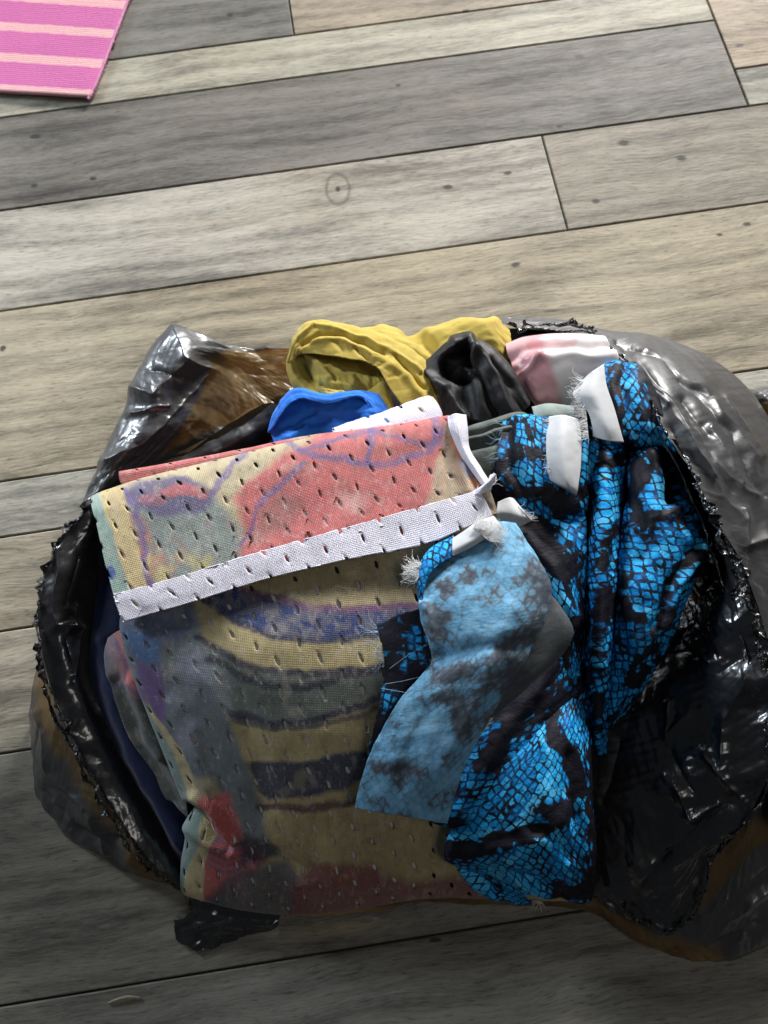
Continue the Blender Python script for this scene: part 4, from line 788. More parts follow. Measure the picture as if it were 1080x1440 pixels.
sheet('over_fold', [[(410, 505, 4.5), (426, 480, 4.6), (452, 468, 5), (500, 474, 5.5), (560, 502, 6), (606, 548, 6.5), (618, 580, 6.5)],
                    [(404, 514, 7.1), (413, 476, 7.8), (437, 452, 8.1), (480, 456, 8.3), (545, 474, 8.5), (598, 508, 8.5), (622, 566, 8.5)],
                    [(408, 512, 7.7), (420, 481, 8.5), (444, 463, 8.8), (484, 470, 9.1), (542, 490, 9.3), (588, 522, 9.2), (615, 570, 9.0)],
                    [(410, 508, 7.9), (424, 489, 8.6), (450, 481, 9.0), (490, 487, 9.2), (536, 505, 9.5), (577, 536, 9.4), (606, 576, 9.1)],
                    [(412, 502, 7.7), (428, 497, 8.4), (456, 499, 9.0), (492, 505, 9.3), (527, 513, 9.6), (548, 545, 9.5), (580, 590, 9.0)]],
      (110, 200), YM, yel, wr=[(.06, .5, .5, 12)], cf=YC, thick=.0012, creases=[([(408, 510), (417, 481), (438, 458), (470, 460), (530, 482), (592, 520)], 3, .25), ([(426, 484), (450, 470), (484, 470), (540, 496)], 3.5, -.35), ([(440, 480), (480, 478), (520, 498)], 4, .22), ([(500, 492), (526, 511)], 3, -.25), ([(530, 500), (575, 532), (605, 572)], 6, .2), ([(555, 502), (600, 545)], 4, -.3)])
sheet('left_lip', [[(410, 512, 6.2), (412, 528, 6.0), (422, 546, 5.8), (446, 562, 6.2), (480, 572, 6.6)], [(403, 512, 7.3), (405, 526, 7.1), (415, 544, 6.9), (440, 560, 7.2), (476, 570, 7.5)], [(408, 508, 7.9), (411, 523, 7.7), (421, 540, 7.6), (444, 554, 7.9), (478, 562, 8.0)], [(415, 506, 7.7), (419, 520, 7.5), (428, 534, 7.4), (449, 547, 7.7), (480, 555, 7.8)]], (40, 90), YM, yel, cf=YC, thick=.001)
sheet('front_lip', [[(498, 566, 7.4), (520, 556, 7.8), (538, 548, 8.0), (552, 548, 8)], [(505, 558, 8.2), (524, 546, 8.7), (537, 539, 8.9), (546, 543, 8.8)], [(512, 566, 8.3), (530, 558, 8.9), (543, 560, 9.1), (552, 566, 9)], [(520, 580, 8.1), (538, 578, 8.6), (550, 582, 8.8), (560, 590, 8.7)], [(525, 600, 7.6), (542, 600, 8), (556, 602, 8.2), (568, 606, 8.2)]], (50, 50), YM, yel, cf=YC, thick=.001)
blk = thing('black_cloth', 'twisted black shimmer cloth between the yellow cloth and pink satin', 'fabric', tuple(P(670, 540, 0)))
BM = cloth_material('black_lurex', (.007, .0065, .0075), .5, .2, sheen=.03, spec=.4, glitter=True, wr=.3)
sheet('twist', [[(612, 520, 5), (635, 500, 5), (655, 492, 5), (684, 502, 5), (712, 530, 5), (738, 560, 5)], [(594, 514, 8.0), (624, 484, 9.0), (655, 474, 9.2), (690, 488, 9.2), (722, 522, 8.8), (746, 566, 8.4)],
                [(596, 520, 8.8), (626, 498, 9.6), (652, 486, 9.6), (684, 504, 10), (714, 536, 9.6), (742, 574, 9)], [(608, 540, 9.2), (632, 516, 9.2), (650, 512, 8.8), (676, 524, 10.2), (704, 552, 9.9), (730, 582, 9.2)],
                [(618, 562, 9.3), (638, 545, 9.3), (656, 538, 9.2), (676, 548, 10), (698, 568, 9.8), (718, 588, 9.2)], [(626, 590, 8.8), (644, 590, 9), (660, 590, 9), (678, 594, 9.2), (694, 598, 9.2), (712, 602, 9)]],
      (90, 90), BM, blk, cf=(.04, .8, 7), wr=[(.15, .5, .5, 5)],
      creases=[([(628, 500), (634, 525), (650, 532)], 8, -1.5), ([(642, 496), (656, 494), (660, 512)], 6, -.9), ([(622, 496), (640, 482), (662, 480), (672, 500), (662, 530)], 5, .6), ([(672, 496), (695, 530), (718, 580)], 6, .5), ([(664, 520), (685, 556), (700, 584)], 5, -.5), ([(690, 510), (715, 545), (735, 578)], 5, -.4), ([(612, 540), (640, 560), (655, 585)], 6, .35), ([(600, 522), (625, 545)], 6, .3)])
pk = thing('pink_satin', 'shiny pale pink and white satin by the bag rim', 'fabric', tuple(P(790, 515, 0)))
def paint_pink(px, py):
    x, y = wob(px, py, 3, .02); col = np.ones(px.shape + (3,)) * lin((240, 230, 228))
    col = over(col, np.clip((776 + (y - 500) * .3 - x) / 10, 0, 1), (226, 164, 170)); col = over(col, polymask(x, y, [(700, 470), (745, 470), (735, 500), (715, 520)], 8) * .5, (232, 190, 192)); col = over(col, polymask(x, y, [(740, 470), (815, 466), (810, 482), (745, 488)], 4) * .55, (222, 160, 166)); return col
sheet('cloth', [[(716, 494, 5), (745, 486, 5.2), (800, 482, 5.5), (850, 484, 6)], [(711, 484, 7.4), (742, 473, 7.8), (798, 469, 8.2), (850, 472, 8.8)], [(714, 500, 8), (748, 490, 8.8), (800, 486, 9.2), (862, 488, 9.6)], [(724, 525, 8), (755, 515, 9), (805, 508, 9.4), (870, 506, 9.8)], [(740, 552, 7.6), (765, 545, 8.4), (806, 535, 8.8), (866, 530, 9.4)], [(760, 580, 6.5), (785, 575, 7), (815, 565, 7.5), (866, 560, 8)]],
      (70, 90), cloth_material('pink_satin_weave', (.7, .5, .5), .26, .05, .1, .6, wr=.12, use_print=True), pk, paint=paint_pink, wr=[(.12, .25, .25, 17)], creases=[([(716, 505), (742, 490), (800, 484), (860, 486)], 7, -.4), ([(735, 500), (780, 500), (860, 498)], 8, .25), ([(725, 535), (760, 500)], 6, .3), ([(745, 540), (760, 555)], 8, .3)])

# ------------------------------------------------------------------ grey-green lining between mesh and snake print
gg = thing('grey_green_cloth', 'dull grey green cloth wedged between printed mesh and blue snake print', 'fabric', tuple(P(700, 630, 0)))
GM = cloth_material('grey_green_weave', (.10, .115, .105), .7, .3)
sheet('cloth', [[(652, 616, 7), (690, 602, 7.5), (728, 590, 8), (765, 595, 8)], [(650, 604, 9.6), (690, 591, 9.9), (730, 581, 10), (768, 590, 9.5)], [(654, 624, 10.2), (698, 614, 10.5), (736, 602, 10.3), (772, 612, 9.6)], [(670, 652, 10.4), (705, 650, 10.5), (742, 640, 10.2), (782, 645, 9.5)], [(690, 700, 9.9), (715, 698, 10), (750, 696, 9.8), (792, 690, 9.2)]],
      (70, 70), GM, gg, wr=[(.12, .4, .4, 3)], creases=[([(652, 612), (700, 598), (740, 588)], 4, -.4), ([(656, 622), (700, 608), (735, 598)], 4.5, .35), ([(660, 632), (710, 618)], 5, -.3)])
sheet('cloth_fold', [[(748, 580, 8), (770, 578, 8), (805, 580, 8)], [(748, 573, 9.6), (772, 568, 9.9), (808, 572, 9.8)], [(752, 588, 10.2), (775, 582, 10.5), (806, 588, 10.3)], [(760, 610, 9.6), (780, 610, 9.8), (806, 615, 9.6)]], (30, 40), cloth_material('pale_grey_green_weave', (.24, .29, .27), .7, .2), gg, wr=[(.1, .6, .6, 4)])

# ------------------------------------------------------------------ blue snake print cloth
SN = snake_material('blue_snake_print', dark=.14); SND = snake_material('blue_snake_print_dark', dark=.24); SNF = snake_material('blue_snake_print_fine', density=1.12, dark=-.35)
WS = cloth_material('white_selvedge_weave', (.56, .57, .585), .6, .05, wr=.1); TH = plain('white_frayed_thread', (.80, .80, .80)); TB = plain('pale_blue_thread', (.28, .46, .60))
sn = thing('blue_snake_print_cloth', 'bright blue and black snake print cloth bunched at the right of the bag', 'fabric', tuple(P(800, 950, 0)))
SW = [(.10, .35, .35, 6), (.03, 1.4, 1.4, 9)]
def prints(bands=(), blots=(), borders=()):
    """saddle bands and painted edge shade (polyline, half width), blots (polygons) left black and chains of bright border scales"""
    def f(px, py):
        x = px + fbm(px * .05, py * .05, 3) * 12; y = py + fbm(px * .05 + 8, py * .05, 3) * 12
        ink = np.zeros(px.shape); gl = np.zeros(px.shape)
        for pts, wd in bands: ink = np.maximum(ink, np.clip(.5 + (wd - polydist(x, y, pts)) / 16, 0, 1))
        for pts in blots: ink = np.maximum(ink, polymask(x, y, pts, 26))
        for pts, wd in borders: gl = np.maximum(gl, np.clip(.5 + (wd - polydist(x, y, pts)) / 6, 0, 1))
        return {'ink': ink, 'glow': gl}
    return f
sheet('top_fold', [[(858, 524, 8), (884, 520, 8), (905, 535, 8.5), (930, 575, 9)], [(848, 512, 10.6), (880, 505, 11), (906, 522, 11.2), (930, 562, 11.6)], [(852, 545, 11.2), (886, 545, 11.8), (916, 560, 11.9), (940, 590, 12)], [(858, 590, 11.2), (888, 594, 11.8), (922, 600, 11.8), (950, 622, 11.8)], [(862, 618, 10.6), (892, 624, 11), (925, 626, 11), (955, 645, 10.8)], [(866, 632, 9), (892, 640, 9), (925, 642, 9), (955, 660, 9)]],
      (80, 80), SN, sn, cf=(.10, .7, 9), attrs=prints([([(870, 520), (862, 560), (872, 610)], 9), ([(905, 520), (935, 570)], 8), ([(895, 580), (925, 590)], 6), ([(870, 625), (950, 640)], 6)], [], [([(868, 545), (888, 540)], 7), ([(880, 590), (915, 600)], 7), ([(890, 615), (930, 622)], 5)]), wr=SW, creases=[([(880, 508), (872, 540), (880, 600)], 7, -.3), ([(895, 540), (905, 600)], 9, .25)])
sel1 = sheet('selvedge', [[(821, 533, 11.0), (834, 522, 11.6), (849, 512, 11.4)], [(806, 556, 11.4), (830, 548, 12.0), (853, 542, 11.7)], [(826, 578, 11.6), (844, 574, 12.1), (863, 572, 11.8)], [(833, 600, 11.6), (852, 600, 12.1), (871, 600, 11.8)], [(834, 614, 11.4), (856, 620, 11.8), (877, 622, 11.6)]], (60, 40), WS, sn, wr=[(.08, .5, .5, 2)], label='curled white selvedge strip with frayed edge')
fringe('frayed_threads', (820, 530), (828, 618), (-1, .12), 130, 24, TH, sel1, 3, (11.3, 11.6))
sel2 = sheet('selvedge', [[(772, 586, 11.0), (792, 584, 11.8), (814, 590, 11.4)], [(768, 615, 11.6), (792, 614, 12.3), (817, 620, 11.7)], [(769, 648, 11.8), (794, 648, 12.4), (817, 650, 11.8)], [(774, 674, 11.5), (796, 682, 12.1), (812, 690, 11.7)], [(782, 682, 10.6), (798, 690, 11.2), (810, 697, 11)]], (60, 40), WS, sn, wr=[(.08, .5, .5, 4)], label='flat white selvedge strip hanging down')
fringe('frayed_threads', (772, 588), (774, 670), (-1, .2), 60, 12, TH, sel2, 6, (11.2, 11.7))
sheet('upper_left_fold', [[(706, 604, 8), (732, 598, 8), (768, 600, 8), (812, 605, 8), (842, 610, 8)], [(706, 591, 10.3), (730, 584, 10.8), (768, 588, 11), (812, 594, 10.8), (838, 606, 10)], [(700, 632, 10.9), (734, 630, 11.4), (774, 636, 11.5), (820, 636, 11.2), (842, 640, 10)], [(694, 676, 10.8), (738, 684, 11.2), (780, 692, 11.2), (818, 686, 10.6), (834, 690, 9.6)], [(694, 712, 10), (742, 728, 10.2), (786, 732, 10.2), (822, 720, 9.8), (830, 720, 9)], [(700, 735, 8.6), (746, 748, 8.6), (790, 750, 8.6), (824, 740, 8.4), (830, 745, 8)]],
      (100, 100), SN, sn, cf=(.10, .7, 9), attrs=prints([([(716, 596), (725, 640), (700, 660)], 9), ([(690, 700), (760, 690), (800, 712)], 12), ([(740, 600), (752, 640)], 7), ([(790, 700), (828, 690)], 10)], [], [([(735, 592), (748, 625), (712, 655)], 6), ([(735, 660), (752, 690)], 10), ([(822, 620), (826, 670)], 6)]), wr=SW, uvrot=.5, creases=[([(712, 600), (720, 660), (760, 720)], 9, -.3), ([(740, 600), (745, 690)], 12, .25)])
def tubegrid(ys, lx, rx, zm, zs, dep=3.2, mid=.5):
    g = []
    for y, a, b_, z in zip(ys, lx, rx, zm):
        g.append([(a + 5, y, z - dep), (a, y, z - zs), (a + (b_ - a) * .25, y, z - zs * .25), (a + (b_ - a) * mid, y, z), (a + (b_ - a) * .78, y, z - zs * .3), (b_, y, z - zs), (b_ - 5, y, z - dep)])
    return g
sheet('middle_fold', tubegrid([606, 640, 720, 800, 880, 960, 1030, 1060], [836, 829, 828, 826, 823, 821, 828, 836], [888, 882, 876, 872, 867, 860, 854, 852], [8.8, 10.8, 11.3, 11.1, 10.5, 9.4, 7.6, 6.2], 2.0, dep=4.5), (200, 70), SN, sn, cf=(.10, .7, 9), attrs=prints([([(830, 640), (870, 650), (885, 640)], 10), ([(850, 765), (875, 745)], 8), ([(830, 720), (822, 780)], 7)], [[(828, 690), (838, 690), (838, 720), (824, 720)], [(840, 760), (862, 770), (870, 800), (840, 800)], [(835, 830), (880, 825), (878, 870), (830, 870)]], [([(842, 668), (862, 680)], 8), ([(878, 650), (884, 670)], 6), ([(842, 735), (868, 722)], 9), ([(858, 702), (875, 700)], 5), ([(845, 785), (870, 790)], 5)]), wr=SW, uvrot=1.2, uvoff=(5, 3),
      creases=[([(850, 660), (846, 800), (840, 940)], 9, .2), ([(868, 680), (866, 800)], 8, -.2)])
BFg = [[(886, 640, 8), (892, 622, 9.4), (912, 612, 10.2), (935, 618, 10), (950, 635, 9.2), (958, 650, 7)],
       [(884, 665, 8.4), (884, 655, 10.2), (905, 645, 11.4), (932, 650, 11.2), (950, 665, 10), (960, 672, 8)],
       [(882, 710, 8.4), (880, 705, 10.4), (903, 700, 11.7), (930, 702, 11.6), (955, 700, 10.6), (972, 690, 9)],
       [(880, 760, 8.4), (876, 758, 10.3), (905, 758, 11.6), (938, 760, 11.9), (970, 758, 11.5), (1000, 758, 10.2)],
       [(876, 830, 8), (871, 828, 10), (905, 830, 11.3), (930, 832, 11.4), (955, 830, 11), (975, 820, 9.8)],
       [(870, 900, 7.4), (864, 898, 9.3), (888, 900, 10.4), (910, 900, 10.6), (930, 896, 10.2), (946, 890, 9)],
       [(862, 965, 6.4), (857, 963, 8.1), (876, 962, 9), (890, 960, 9.2), (905, 955, 8.8), (920, 948, 7.6)],
       [(856, 1030, 5), (852, 1028, 6.3), (860, 1022, 6.8), (866, 1015, 6.9), (874, 1008, 6.5), (884, 1000, 5.6)]]
sheet('right_fold', BFg, (200, 90), SN, sn, cf=(.10, .7, 9), attrs=prints([([(900, 650), (888, 700), (905, 740)], 14), ([(938, 640), (948, 690)], 10), ([(880, 850), (900, 870)], 6), ([(985, 775), (950, 800), (930, 850)], 5), ([(885, 960), (905, 945)], 9)], [], [([(900, 640), (908, 665), (928, 690), (932, 705)], 6), ([(990, 765), (965, 790), (950, 830)], 6), ([(895, 790), (920, 780), (935, 765)], 7), ([(885, 850), (900, 862), (925, 858)], 5)]), wr=SW, uvrot=.9, uvoff=(11, 2), creases=[([(938, 625), (946, 670), (944, 705)], 7, -1.1), ([(885, 700), (905, 740), (900, 800)], 10, -.25), ([(918, 640), (925, 690), (912, 740)], 9, .3), ([(935, 730), (960, 715), (985, 740)], 9, .35), ([(985, 770), (955, 820), (930, 880)], 5, .5), ([(975, 772), (945, 822), (920, 880)], 6, -.4), ([(900, 800), (890, 900)], 9, .2)])
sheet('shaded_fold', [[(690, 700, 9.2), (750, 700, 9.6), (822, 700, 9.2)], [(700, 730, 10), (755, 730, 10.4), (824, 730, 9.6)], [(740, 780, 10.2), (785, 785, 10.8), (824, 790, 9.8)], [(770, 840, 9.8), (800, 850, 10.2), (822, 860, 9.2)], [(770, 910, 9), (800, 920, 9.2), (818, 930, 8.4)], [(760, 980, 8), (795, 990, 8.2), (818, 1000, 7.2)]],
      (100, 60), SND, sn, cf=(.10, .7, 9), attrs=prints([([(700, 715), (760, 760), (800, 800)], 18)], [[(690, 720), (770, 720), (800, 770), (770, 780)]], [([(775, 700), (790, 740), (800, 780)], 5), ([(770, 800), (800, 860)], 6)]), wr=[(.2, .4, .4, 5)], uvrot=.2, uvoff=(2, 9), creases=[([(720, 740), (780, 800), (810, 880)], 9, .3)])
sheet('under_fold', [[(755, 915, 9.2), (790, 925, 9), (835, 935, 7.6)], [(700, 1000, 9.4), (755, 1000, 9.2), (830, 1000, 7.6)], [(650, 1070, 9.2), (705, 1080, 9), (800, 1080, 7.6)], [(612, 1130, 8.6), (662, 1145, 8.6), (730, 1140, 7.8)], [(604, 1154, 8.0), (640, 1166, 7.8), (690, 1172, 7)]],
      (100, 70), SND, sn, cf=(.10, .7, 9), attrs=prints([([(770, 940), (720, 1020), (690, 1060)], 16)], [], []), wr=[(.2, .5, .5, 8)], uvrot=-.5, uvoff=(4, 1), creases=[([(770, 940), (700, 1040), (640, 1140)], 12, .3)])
EG = [[(768, 990, 7.6), (790, 978, 8.2), (812, 985, 8.2), (828, 1000, 7.2), (838, 1000, 4)], [(736, 1040, 8.8), (770, 1032, 9.3), (802, 1036, 9.2), (830, 1050, 7.8), (838, 1052, 4)], [(690, 1088, 8.8), (742, 1090, 9.4), (792, 1095, 9.2), (830, 1110, 7.4), (838, 1112, 3.6)],
      [(651, 1136, 8.2), (716, 1150, 9.0), (780, 1156, 8.8), (830, 1168, 6.8), (838, 1170, 3)], [(628, 1182, 7.2), (700, 1196, 8.2), (770, 1206, 8.0), (829, 1220, 5.8), (836, 1222, 2.4)], [(626, 1206, 6.0), (698, 1222, 6.9), (765, 1240, 6.2), (828, 1252, 4.4), (834, 1252, 2)],
      [(640, 1216, 4.8), (704, 1240, 5.2), (766, 1264, 4.2), (824, 1268, 3), (830, 1266, 1.6)], [(660, 1218, 3.4), (710, 1238, 3.6), (768, 1256, 2.6), (820, 1258, 1.8), (826, 1256, 1)]]
sheet('front_fold', EG, (200, 140), SNF, sn, cf=(.10, .7, 9), attrs=prints([([(618, 1196), (672, 1192), (715, 1178), (764, 1166)], 13), ([(772, 1005), (786, 1045), (806, 1070), (812, 1110)], 13), ([(835, 1000), (835, 1270)], 10)], [[(752, 1140), (770, 1122), (800, 1120), (814, 1140), (806, 1158), (775, 1160)], [(784, 1245), (840, 1235), (840, 1275), (780, 1275)]], [([(755, 1015), (772, 1050), (782, 1085), (768, 1110)], 7), ([(640, 1178), (690, 1172), (735, 1158), (750, 1132), (790, 1105), (812, 1125)], 7), ([(712, 1210), (745, 1190), (772, 1162), (790, 1185)], 6), ([(690, 1225), (760, 1262)], 10)]), wr=SW, uvrot=.35, uvoff=(1, 6), creases=[([(640, 1200), (720, 1190), (780, 1165), (800, 1140)], 10, .2), ([(760, 1165), (790, 1175), (800, 1200)], 10, -.35), ([(690, 1225), (740, 1232), (790, 1262)], 8, -.35), ([(800, 1060), (812, 1160), (818, 1250)], 8, -.25), ([(645, 1165), (635, 1200)], 6, .3)])  # the black band down the right edge paints in that side's shade
sheet('front_tuck', [[(636, 1204, 4.6), (665, 1212, 5.0), (700, 1222, 5.0), (735, 1240, 4.6)], [(640, 1216, 4.2), (672, 1228, 4.6), (704, 1240, 4.6), (738, 1256, 4.0)], [(656, 1240, 3.0), (682, 1250, 3.3), (712, 1258, 3.4), (742, 1266, 3)], [(668, 1254, 1.9), (692, 1264, 2.0), (716, 1268, 2), (745, 1272, 1.8)], [(680, 1250, .9), (700, 1256, .9), (720, 1260, .9), (748, 1262, .9)]],
      (60, 60), SNF, sn, cf=(.10, .7, 9), attrs=prints([([(670, 1225), (700, 1245)], 5)], [], [([(655, 1225), (690, 1262)], 12)]), wr=[(.08, .6, .6, 3)], uvrot=2.0, creases=[([(650, 1218), (668, 1245), (700, 1262)], 5, .3), ([(662, 1222), (690, 1250)], 6, -.35)])
fringe('hem_thread', (748, 1266), (762, 1268), (.2, 1), 14, 14, TH, sn, 9, (1.8, 1.8), spread=.8)
fringe('edge_thread', (708, 592), (700, 650), (-1, .4), 14, 22, TB, sn, 12, (11.4, 11.6), spread=.7, rad=.00014)
sel3 = sheet('selvedge_corner', [[(700, 706, 10.9), (716, 700, 11.2), (722, 702, 11)], [(698, 722, 11.1), (722, 722, 11.5), (742, 726, 11.2)], [(700, 738, 10.6), (724, 742, 10.9), (748, 732, 10.9)]], (24, 24), WS, sn, wr=[(.06, .8, .8, 3)])
fringe('frayed_threads', (728, 712), (746, 730), (1, .5), 26, 12, TH, sel3, 14, (11.2, 11.2))

# ------------------------------------------------------------------ sheer strip lying on top
SH = snake_material('blue_snake_print_wrong_side', sheer=True); SHD = cloth_material('sheer_grey_wrong_side', (.070, .080, .088), .6, .35)
ss = thing('sheer_blue_strip', 'frayed strip of sheer faded blue snake print draped over the printed mesh', 'fabric', tuple(P(640, 950, 0)))
SG = [[(600, 812, 12.4), (648, 786, 13.0), (700, 758, 13.2), (730, 750, 13.0)], [(597, 796, 13.0), (642, 768, 13.7), (696, 738, 13.9), (726, 738, 13.6)], [(591, 830, 13.7), (650, 810, 14.5), (712, 792, 14.7), (757, 788, 14.1)], [(592, 870, 13.8), (655, 860, 14.7), (720, 850, 14.9), (776, 838, 14.1)],
      [(606, 928, 13.3), (650, 925, 14.3), (700, 920, 14.5), (747, 915, 13.7)], [(560, 988, 12.5), (610, 990, 13.3), (660, 990, 13.4), (702, 988, 12.6)], [(525, 1050, 11.3), (570, 1055, 12.1), (620, 1060, 12.2), (662, 1060, 11.4)], [(509, 1095, 10.4), (552, 1103, 11), (602, 1110, 11.1), (642, 1113, 10.4)], [(499, 1136, 9.4), (545, 1143, 9.8), (590, 1151, 9.8), (629, 1159, 9.3)]]
def strip_tone(px, py):
    t = np.full(px.shape, .66)
    for pts, sf, v in (([(640, 800), (665, 790), (668, 815), (648, 822)], 8, .0), ([(612, 815), (640, 812), (645, 838), (618, 842)], 8, .0), ([(650, 838), (672, 835), (675, 860), (652, 862)], 8, .1), ([(735, 800), (790, 800), (760, 930), (700, 1010), (690, 960)], 22, .05), ([(595, 850), (640, 862), (625, 900), (600, 905)], 10, .12),
                       ([(600, 940), (720, 915), (700, 960), (600, 965)], 12, .15), ([(610, 980), (690, 960), (660, 1040), (630, 1030)], 14, .1), ([(560, 1010), (620, 990), (640, 1035), (600, 1075), (565, 1060)], 10, 1.0), ([(515, 1075), (560, 1070), (600, 1085), (560, 1110)], 10, .1), ([(660, 850), (735, 830), (715, 880), (650, 905)], 14, .95), ([(600, 820), (610, 800), (640, 775), (650, 800)], 10, .85), ([(500, 1115), (560, 1125), (560, 1150), (500, 1140)], 8, .7)):
        m = polymask(px + fbm(px * .06, py * .06, 3) * 16, py + fbm(px * .06 + 3, py * .06, 3) * 16, pts, sf); t = t * (1 - m) + v * m
    return {'tone': t}
sheet('strip', SG, (260, 110), SH, ss, cf=(.10, .5, 4), attrs=strip_tone, wr=[(.10, .3, .3, 3), (.02, 1.5, 1.5, 4)], thick=.0005, jag=(1.2, .12, 'lrb'), creases=[([(606, 930), (660, 915), (740, 905)], 12, -.3), ([(593, 850), (610, 900), (612, 935)], 7, .25), ([(720, 860), (680, 960), (620, 1080)], 14, .25), ([(600, 1000), (560, 1100)], 12, -.12)])
fe = sheet('folded_edge', [[(600, 862, 12.6), (600, 812, 12.6), (614, 786, 12.6), (646, 764, 12.6)], [(590, 858, 13.2), (588, 806, 13.4), (603, 774, 13.4), (638, 754, 13.4)], [(591, 858, 13.9), (594, 810, 14.2), (612, 784, 14.2), (646, 766, 14.2)], [(593, 856, 13.9), (600, 816, 14.2), (618, 794, 14.3), (650, 776, 14.3)]], (30, 60), SNF, ss, wr=[(.05, .8, .8, 2)])
sel4 = sheet('selvedge', [[(634, 768, 13.0), (650, 756, 13.2), (672, 742, 13.4), (696, 732, 13.4)], [(636, 758, 13.8), (652, 748, 14.2), (672, 734, 14.5), (694, 726, 14.3)], [(636, 772, 14.4), (656, 762, 14.8), (678, 748, 14.9), (702, 736, 14.6)], [(637, 782, 14.3), (658, 772, 14.6), (682, 758, 14.8), (706, 744, 14.5)]], (30, 50), WS, ss, label='bright white selvedge at the top of the strip')
fringe('frayed_threads', (664, 742), (690, 762), (.8, -.45), 150, 30, TH, sel4, 15, (14.9, 14.9), spread=.45)
fringe('frayed_threads', (594, 792), (590, 815), (-1, -.05), 80, 26, TH, fe, 16, (13.6, 13.6), spread=.4)
sheet('under_layer', [[(762, 826, 12.9), (776, 838, 13.1), (784, 846, 12.9)], [(744, 890, 12.9), (782, 880, 13.2), (806, 884, 12.8)], [(716, 940, 12.3), (760, 935, 12.6), (794, 916, 12.3)], [(690, 985, 11.6), (728, 976, 11.8), (742, 964, 11.6)], [(680, 1012, 11), (692, 1008, 11), (700, 1000, 11)]], (90, 60), SHD, ss, wr=[(.10, .4, .4, 6)], jag=(1.5, .1, 'r'), thick=.0005)
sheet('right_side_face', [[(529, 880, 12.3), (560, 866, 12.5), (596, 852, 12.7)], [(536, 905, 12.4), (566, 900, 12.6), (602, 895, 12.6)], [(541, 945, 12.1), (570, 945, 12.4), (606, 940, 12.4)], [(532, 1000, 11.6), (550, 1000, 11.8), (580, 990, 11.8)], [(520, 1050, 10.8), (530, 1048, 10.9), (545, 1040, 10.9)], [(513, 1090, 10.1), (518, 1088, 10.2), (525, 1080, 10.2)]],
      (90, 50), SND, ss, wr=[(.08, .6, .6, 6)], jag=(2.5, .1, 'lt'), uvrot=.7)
fringe('loose_threads', (530, 880), (542, 945), (-1, -.1), 14, 34, TB, ss, 18, (12.4, 12.2), spread=.8, rad=.00014)
tubes('loose_threads', [[P(541, 962, 12.5), P(565, 958, 13), P(590, 952, 13.3)], [P(536, 968, 12.4), P(560, 972, 13), P(582, 976, 13)], [P(548, 940, 12.5), P(575, 920, 13.2), P(603, 905, 13.6)], [P(497, 1150, 9.2), P(500, 1138, 9.5), P(505, 1120, 10.3)]], .00015, TB, ss, kind='stuff')

# ------------------------------------------------------------------ rug corner
def rug_material():
    m, nt, b, out = mat('rug_striped_weave')
    uv = N(nt, 'ShaderNodeUVMap').outputs[0]; sp = N(nt, 'ShaderNodeSeparateXYZ')
    wn = noise(nt, uv, .8, 2).outputs['Fac']; L(nt, uv, sp.inputs[0])
    y = mathn(nt, 'ADD', sp.outputs[1], mathn(nt, 'MULTIPLY', wn, .08))
    fr = mathn(nt, 'FRACT', mathn(nt, 'MULTIPLY', y, 1.0))
    st = ramp(nt, fr, [(.0, 0.0), (.26, 0.0), (.27, 1.0), (.97, 1.0), (.99, 0.0)])
    wv = N(nt, 'ShaderNodeTexWave', wave_type='BANDS', bands_direction='Y', Scale=5, Distortion=1.2, Detail=2); L(nt, uv, wv.inputs[0])
    wx = N(nt, 'ShaderNodeTexWave', wave_type='BANDS', bands_direction='X', Scale=3.2, Distortion=1.2, Detail=2); L(nt, uv, wx.inputs[0])
    we = mathn(nt, 'MULTIPLY', wv.outputs['Fac'], wx.outputs['Fac'])
    n1 = noise(nt, mapping(nt, uv, (2, 14, 1)), 1, 4).outputs['Fac']
    col = mixc(nt, st, rgba(238, 182, 186), rgba(212, 112, 172)); col = mixc(nt, ramp(nt, n1, [(.3, .25), (.6, 0.0)]), col, mixc(nt, 1.0, col, (.72, .7, .75, 1), 'MULTIPLY'))
    L(nt, col, b.inputs['Base Color']); b.inputs['Roughness'].default_value = .9; L(nt, bump(nt, mathn(nt, 'ADD', we, n1), .6, .0012), b.inputs['Normal'])
    return m
rug = thing('striped_rug', 'corner of a magenta and pale pink striped woven rug on the floor', 'rug', tuple(P(60, 60, 0)))
RUGM = rug_material()
A, B_ = np.array([128., 137.]), np.array([180., 0.])
RGr = []
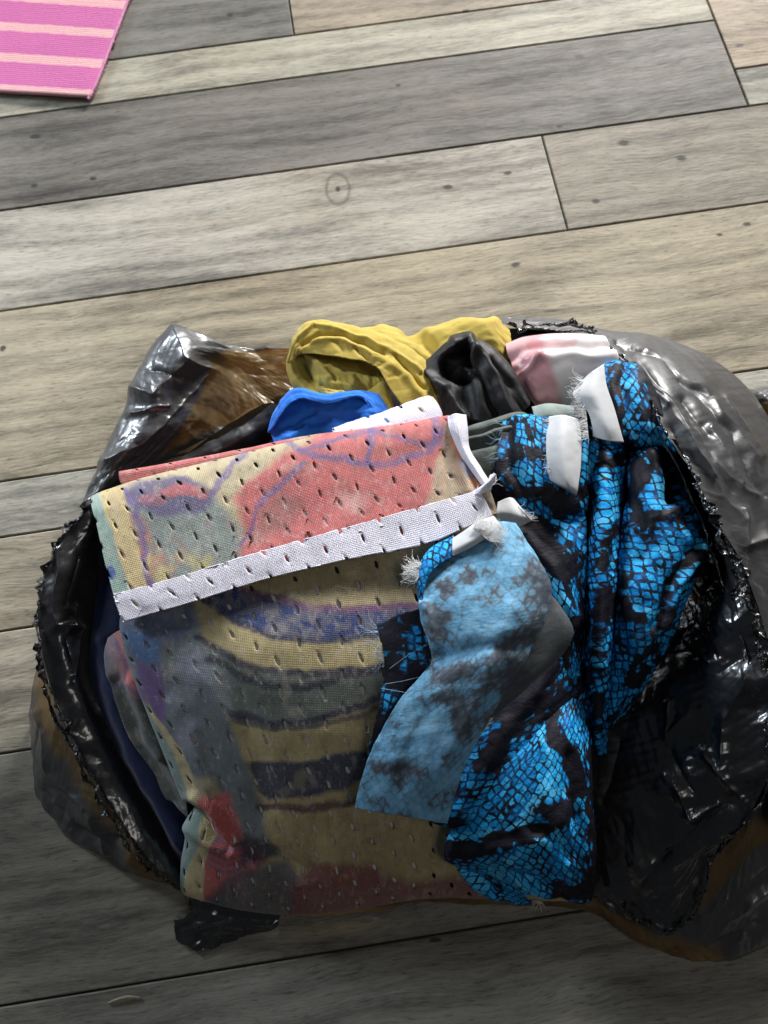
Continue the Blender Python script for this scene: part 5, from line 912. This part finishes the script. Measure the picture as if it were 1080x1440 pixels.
for q in np.linspace(0, 1, 5):      # rows from the lower hem upward along the right edge
    e = A + (B_ - A) * q * 1.6
    RGr.append([(e[0] - 420, e[1] - 25 - q * 8, .45), (e[0] - 200, e[1] - 12 - q * 4, .45), (e[0] - 30, e[1] - 2, .45), (e[0], e[1], .42)])
def rug_uv(o, grid, per):
    me = o.data; uvl = me.uv_layers[0].data; n = len(uvl); a = np.zeros(n * 2, np.float32); uvl.foreach_get('uv', a); a = a.reshape(-1, 2); a[:, 1] = a[:, 1] / per + .02; uvl.foreach_set('uv', a.ravel())
o = sheet('weave', RGr, (80, 90), RUGM, rug, wr=[(.06, .3, .3, 2)], thick=.003, jag=(1.2, .15, 'br'))
rug_uv(o, RGr, 4.35)
hem = np.array([(124, 139.5), (135, 118), (146, 90), (157, 60), (168, 32), (181, -2), (190, -26)])
r_ = np.random.default_rng(4); paths = []
for k in range(140):
    t = r_.random() * (len(hem) - 1); i = int(t); pt = hem[i] + (hem[i + 1] - hem[i]) * (t - i); a = r_.normal() * .7 + .3; Ln = 2 + r_.random() * 5
    paths.append([P(pt[0] - 2, pt[1], .5), P(pt[0] + math.cos(a) * Ln * .5, pt[1] + math.sin(a) * Ln * .5, .5), P(pt[0] + math.cos(a + .4) * Ln, pt[1] + math.sin(a + .4) * Ln, .2)])
tubes('frayed_edge', paths, .0005, plain('pink_yarn', (.55, .22, .38), .9), rug, kind='stuff')
tubes('bound_edge', [[P(x, y, .45) for x, y in hem]], .0016, plain('pink_binding_yarn', (.62, .25, .42), .9), rug, sides=8, taper=False)

# ------------------------------------------------------------------ crumb on the floor
crumb = sheet('wood_sliver', [[(152, 1410, .10), (164, 1404, .16), (180, 1400, .16), (196, 1402, .1)], [(152, 1411, .16), (164, 1406, .24), (180, 1402.5, .24), (197, 1403, .16)], [(153, 1412, .1), (165, 1408.5, .14), (181, 1405, .14), (197, 1404, .1)]], (10, 24), plain('pale_sliver', (.34, .29, .20)), None, thick=.0008)
crumb['label'] = 'thin pale curled sliver on the dark floor in front of the bag'; crumb['category'] = 'sliver'
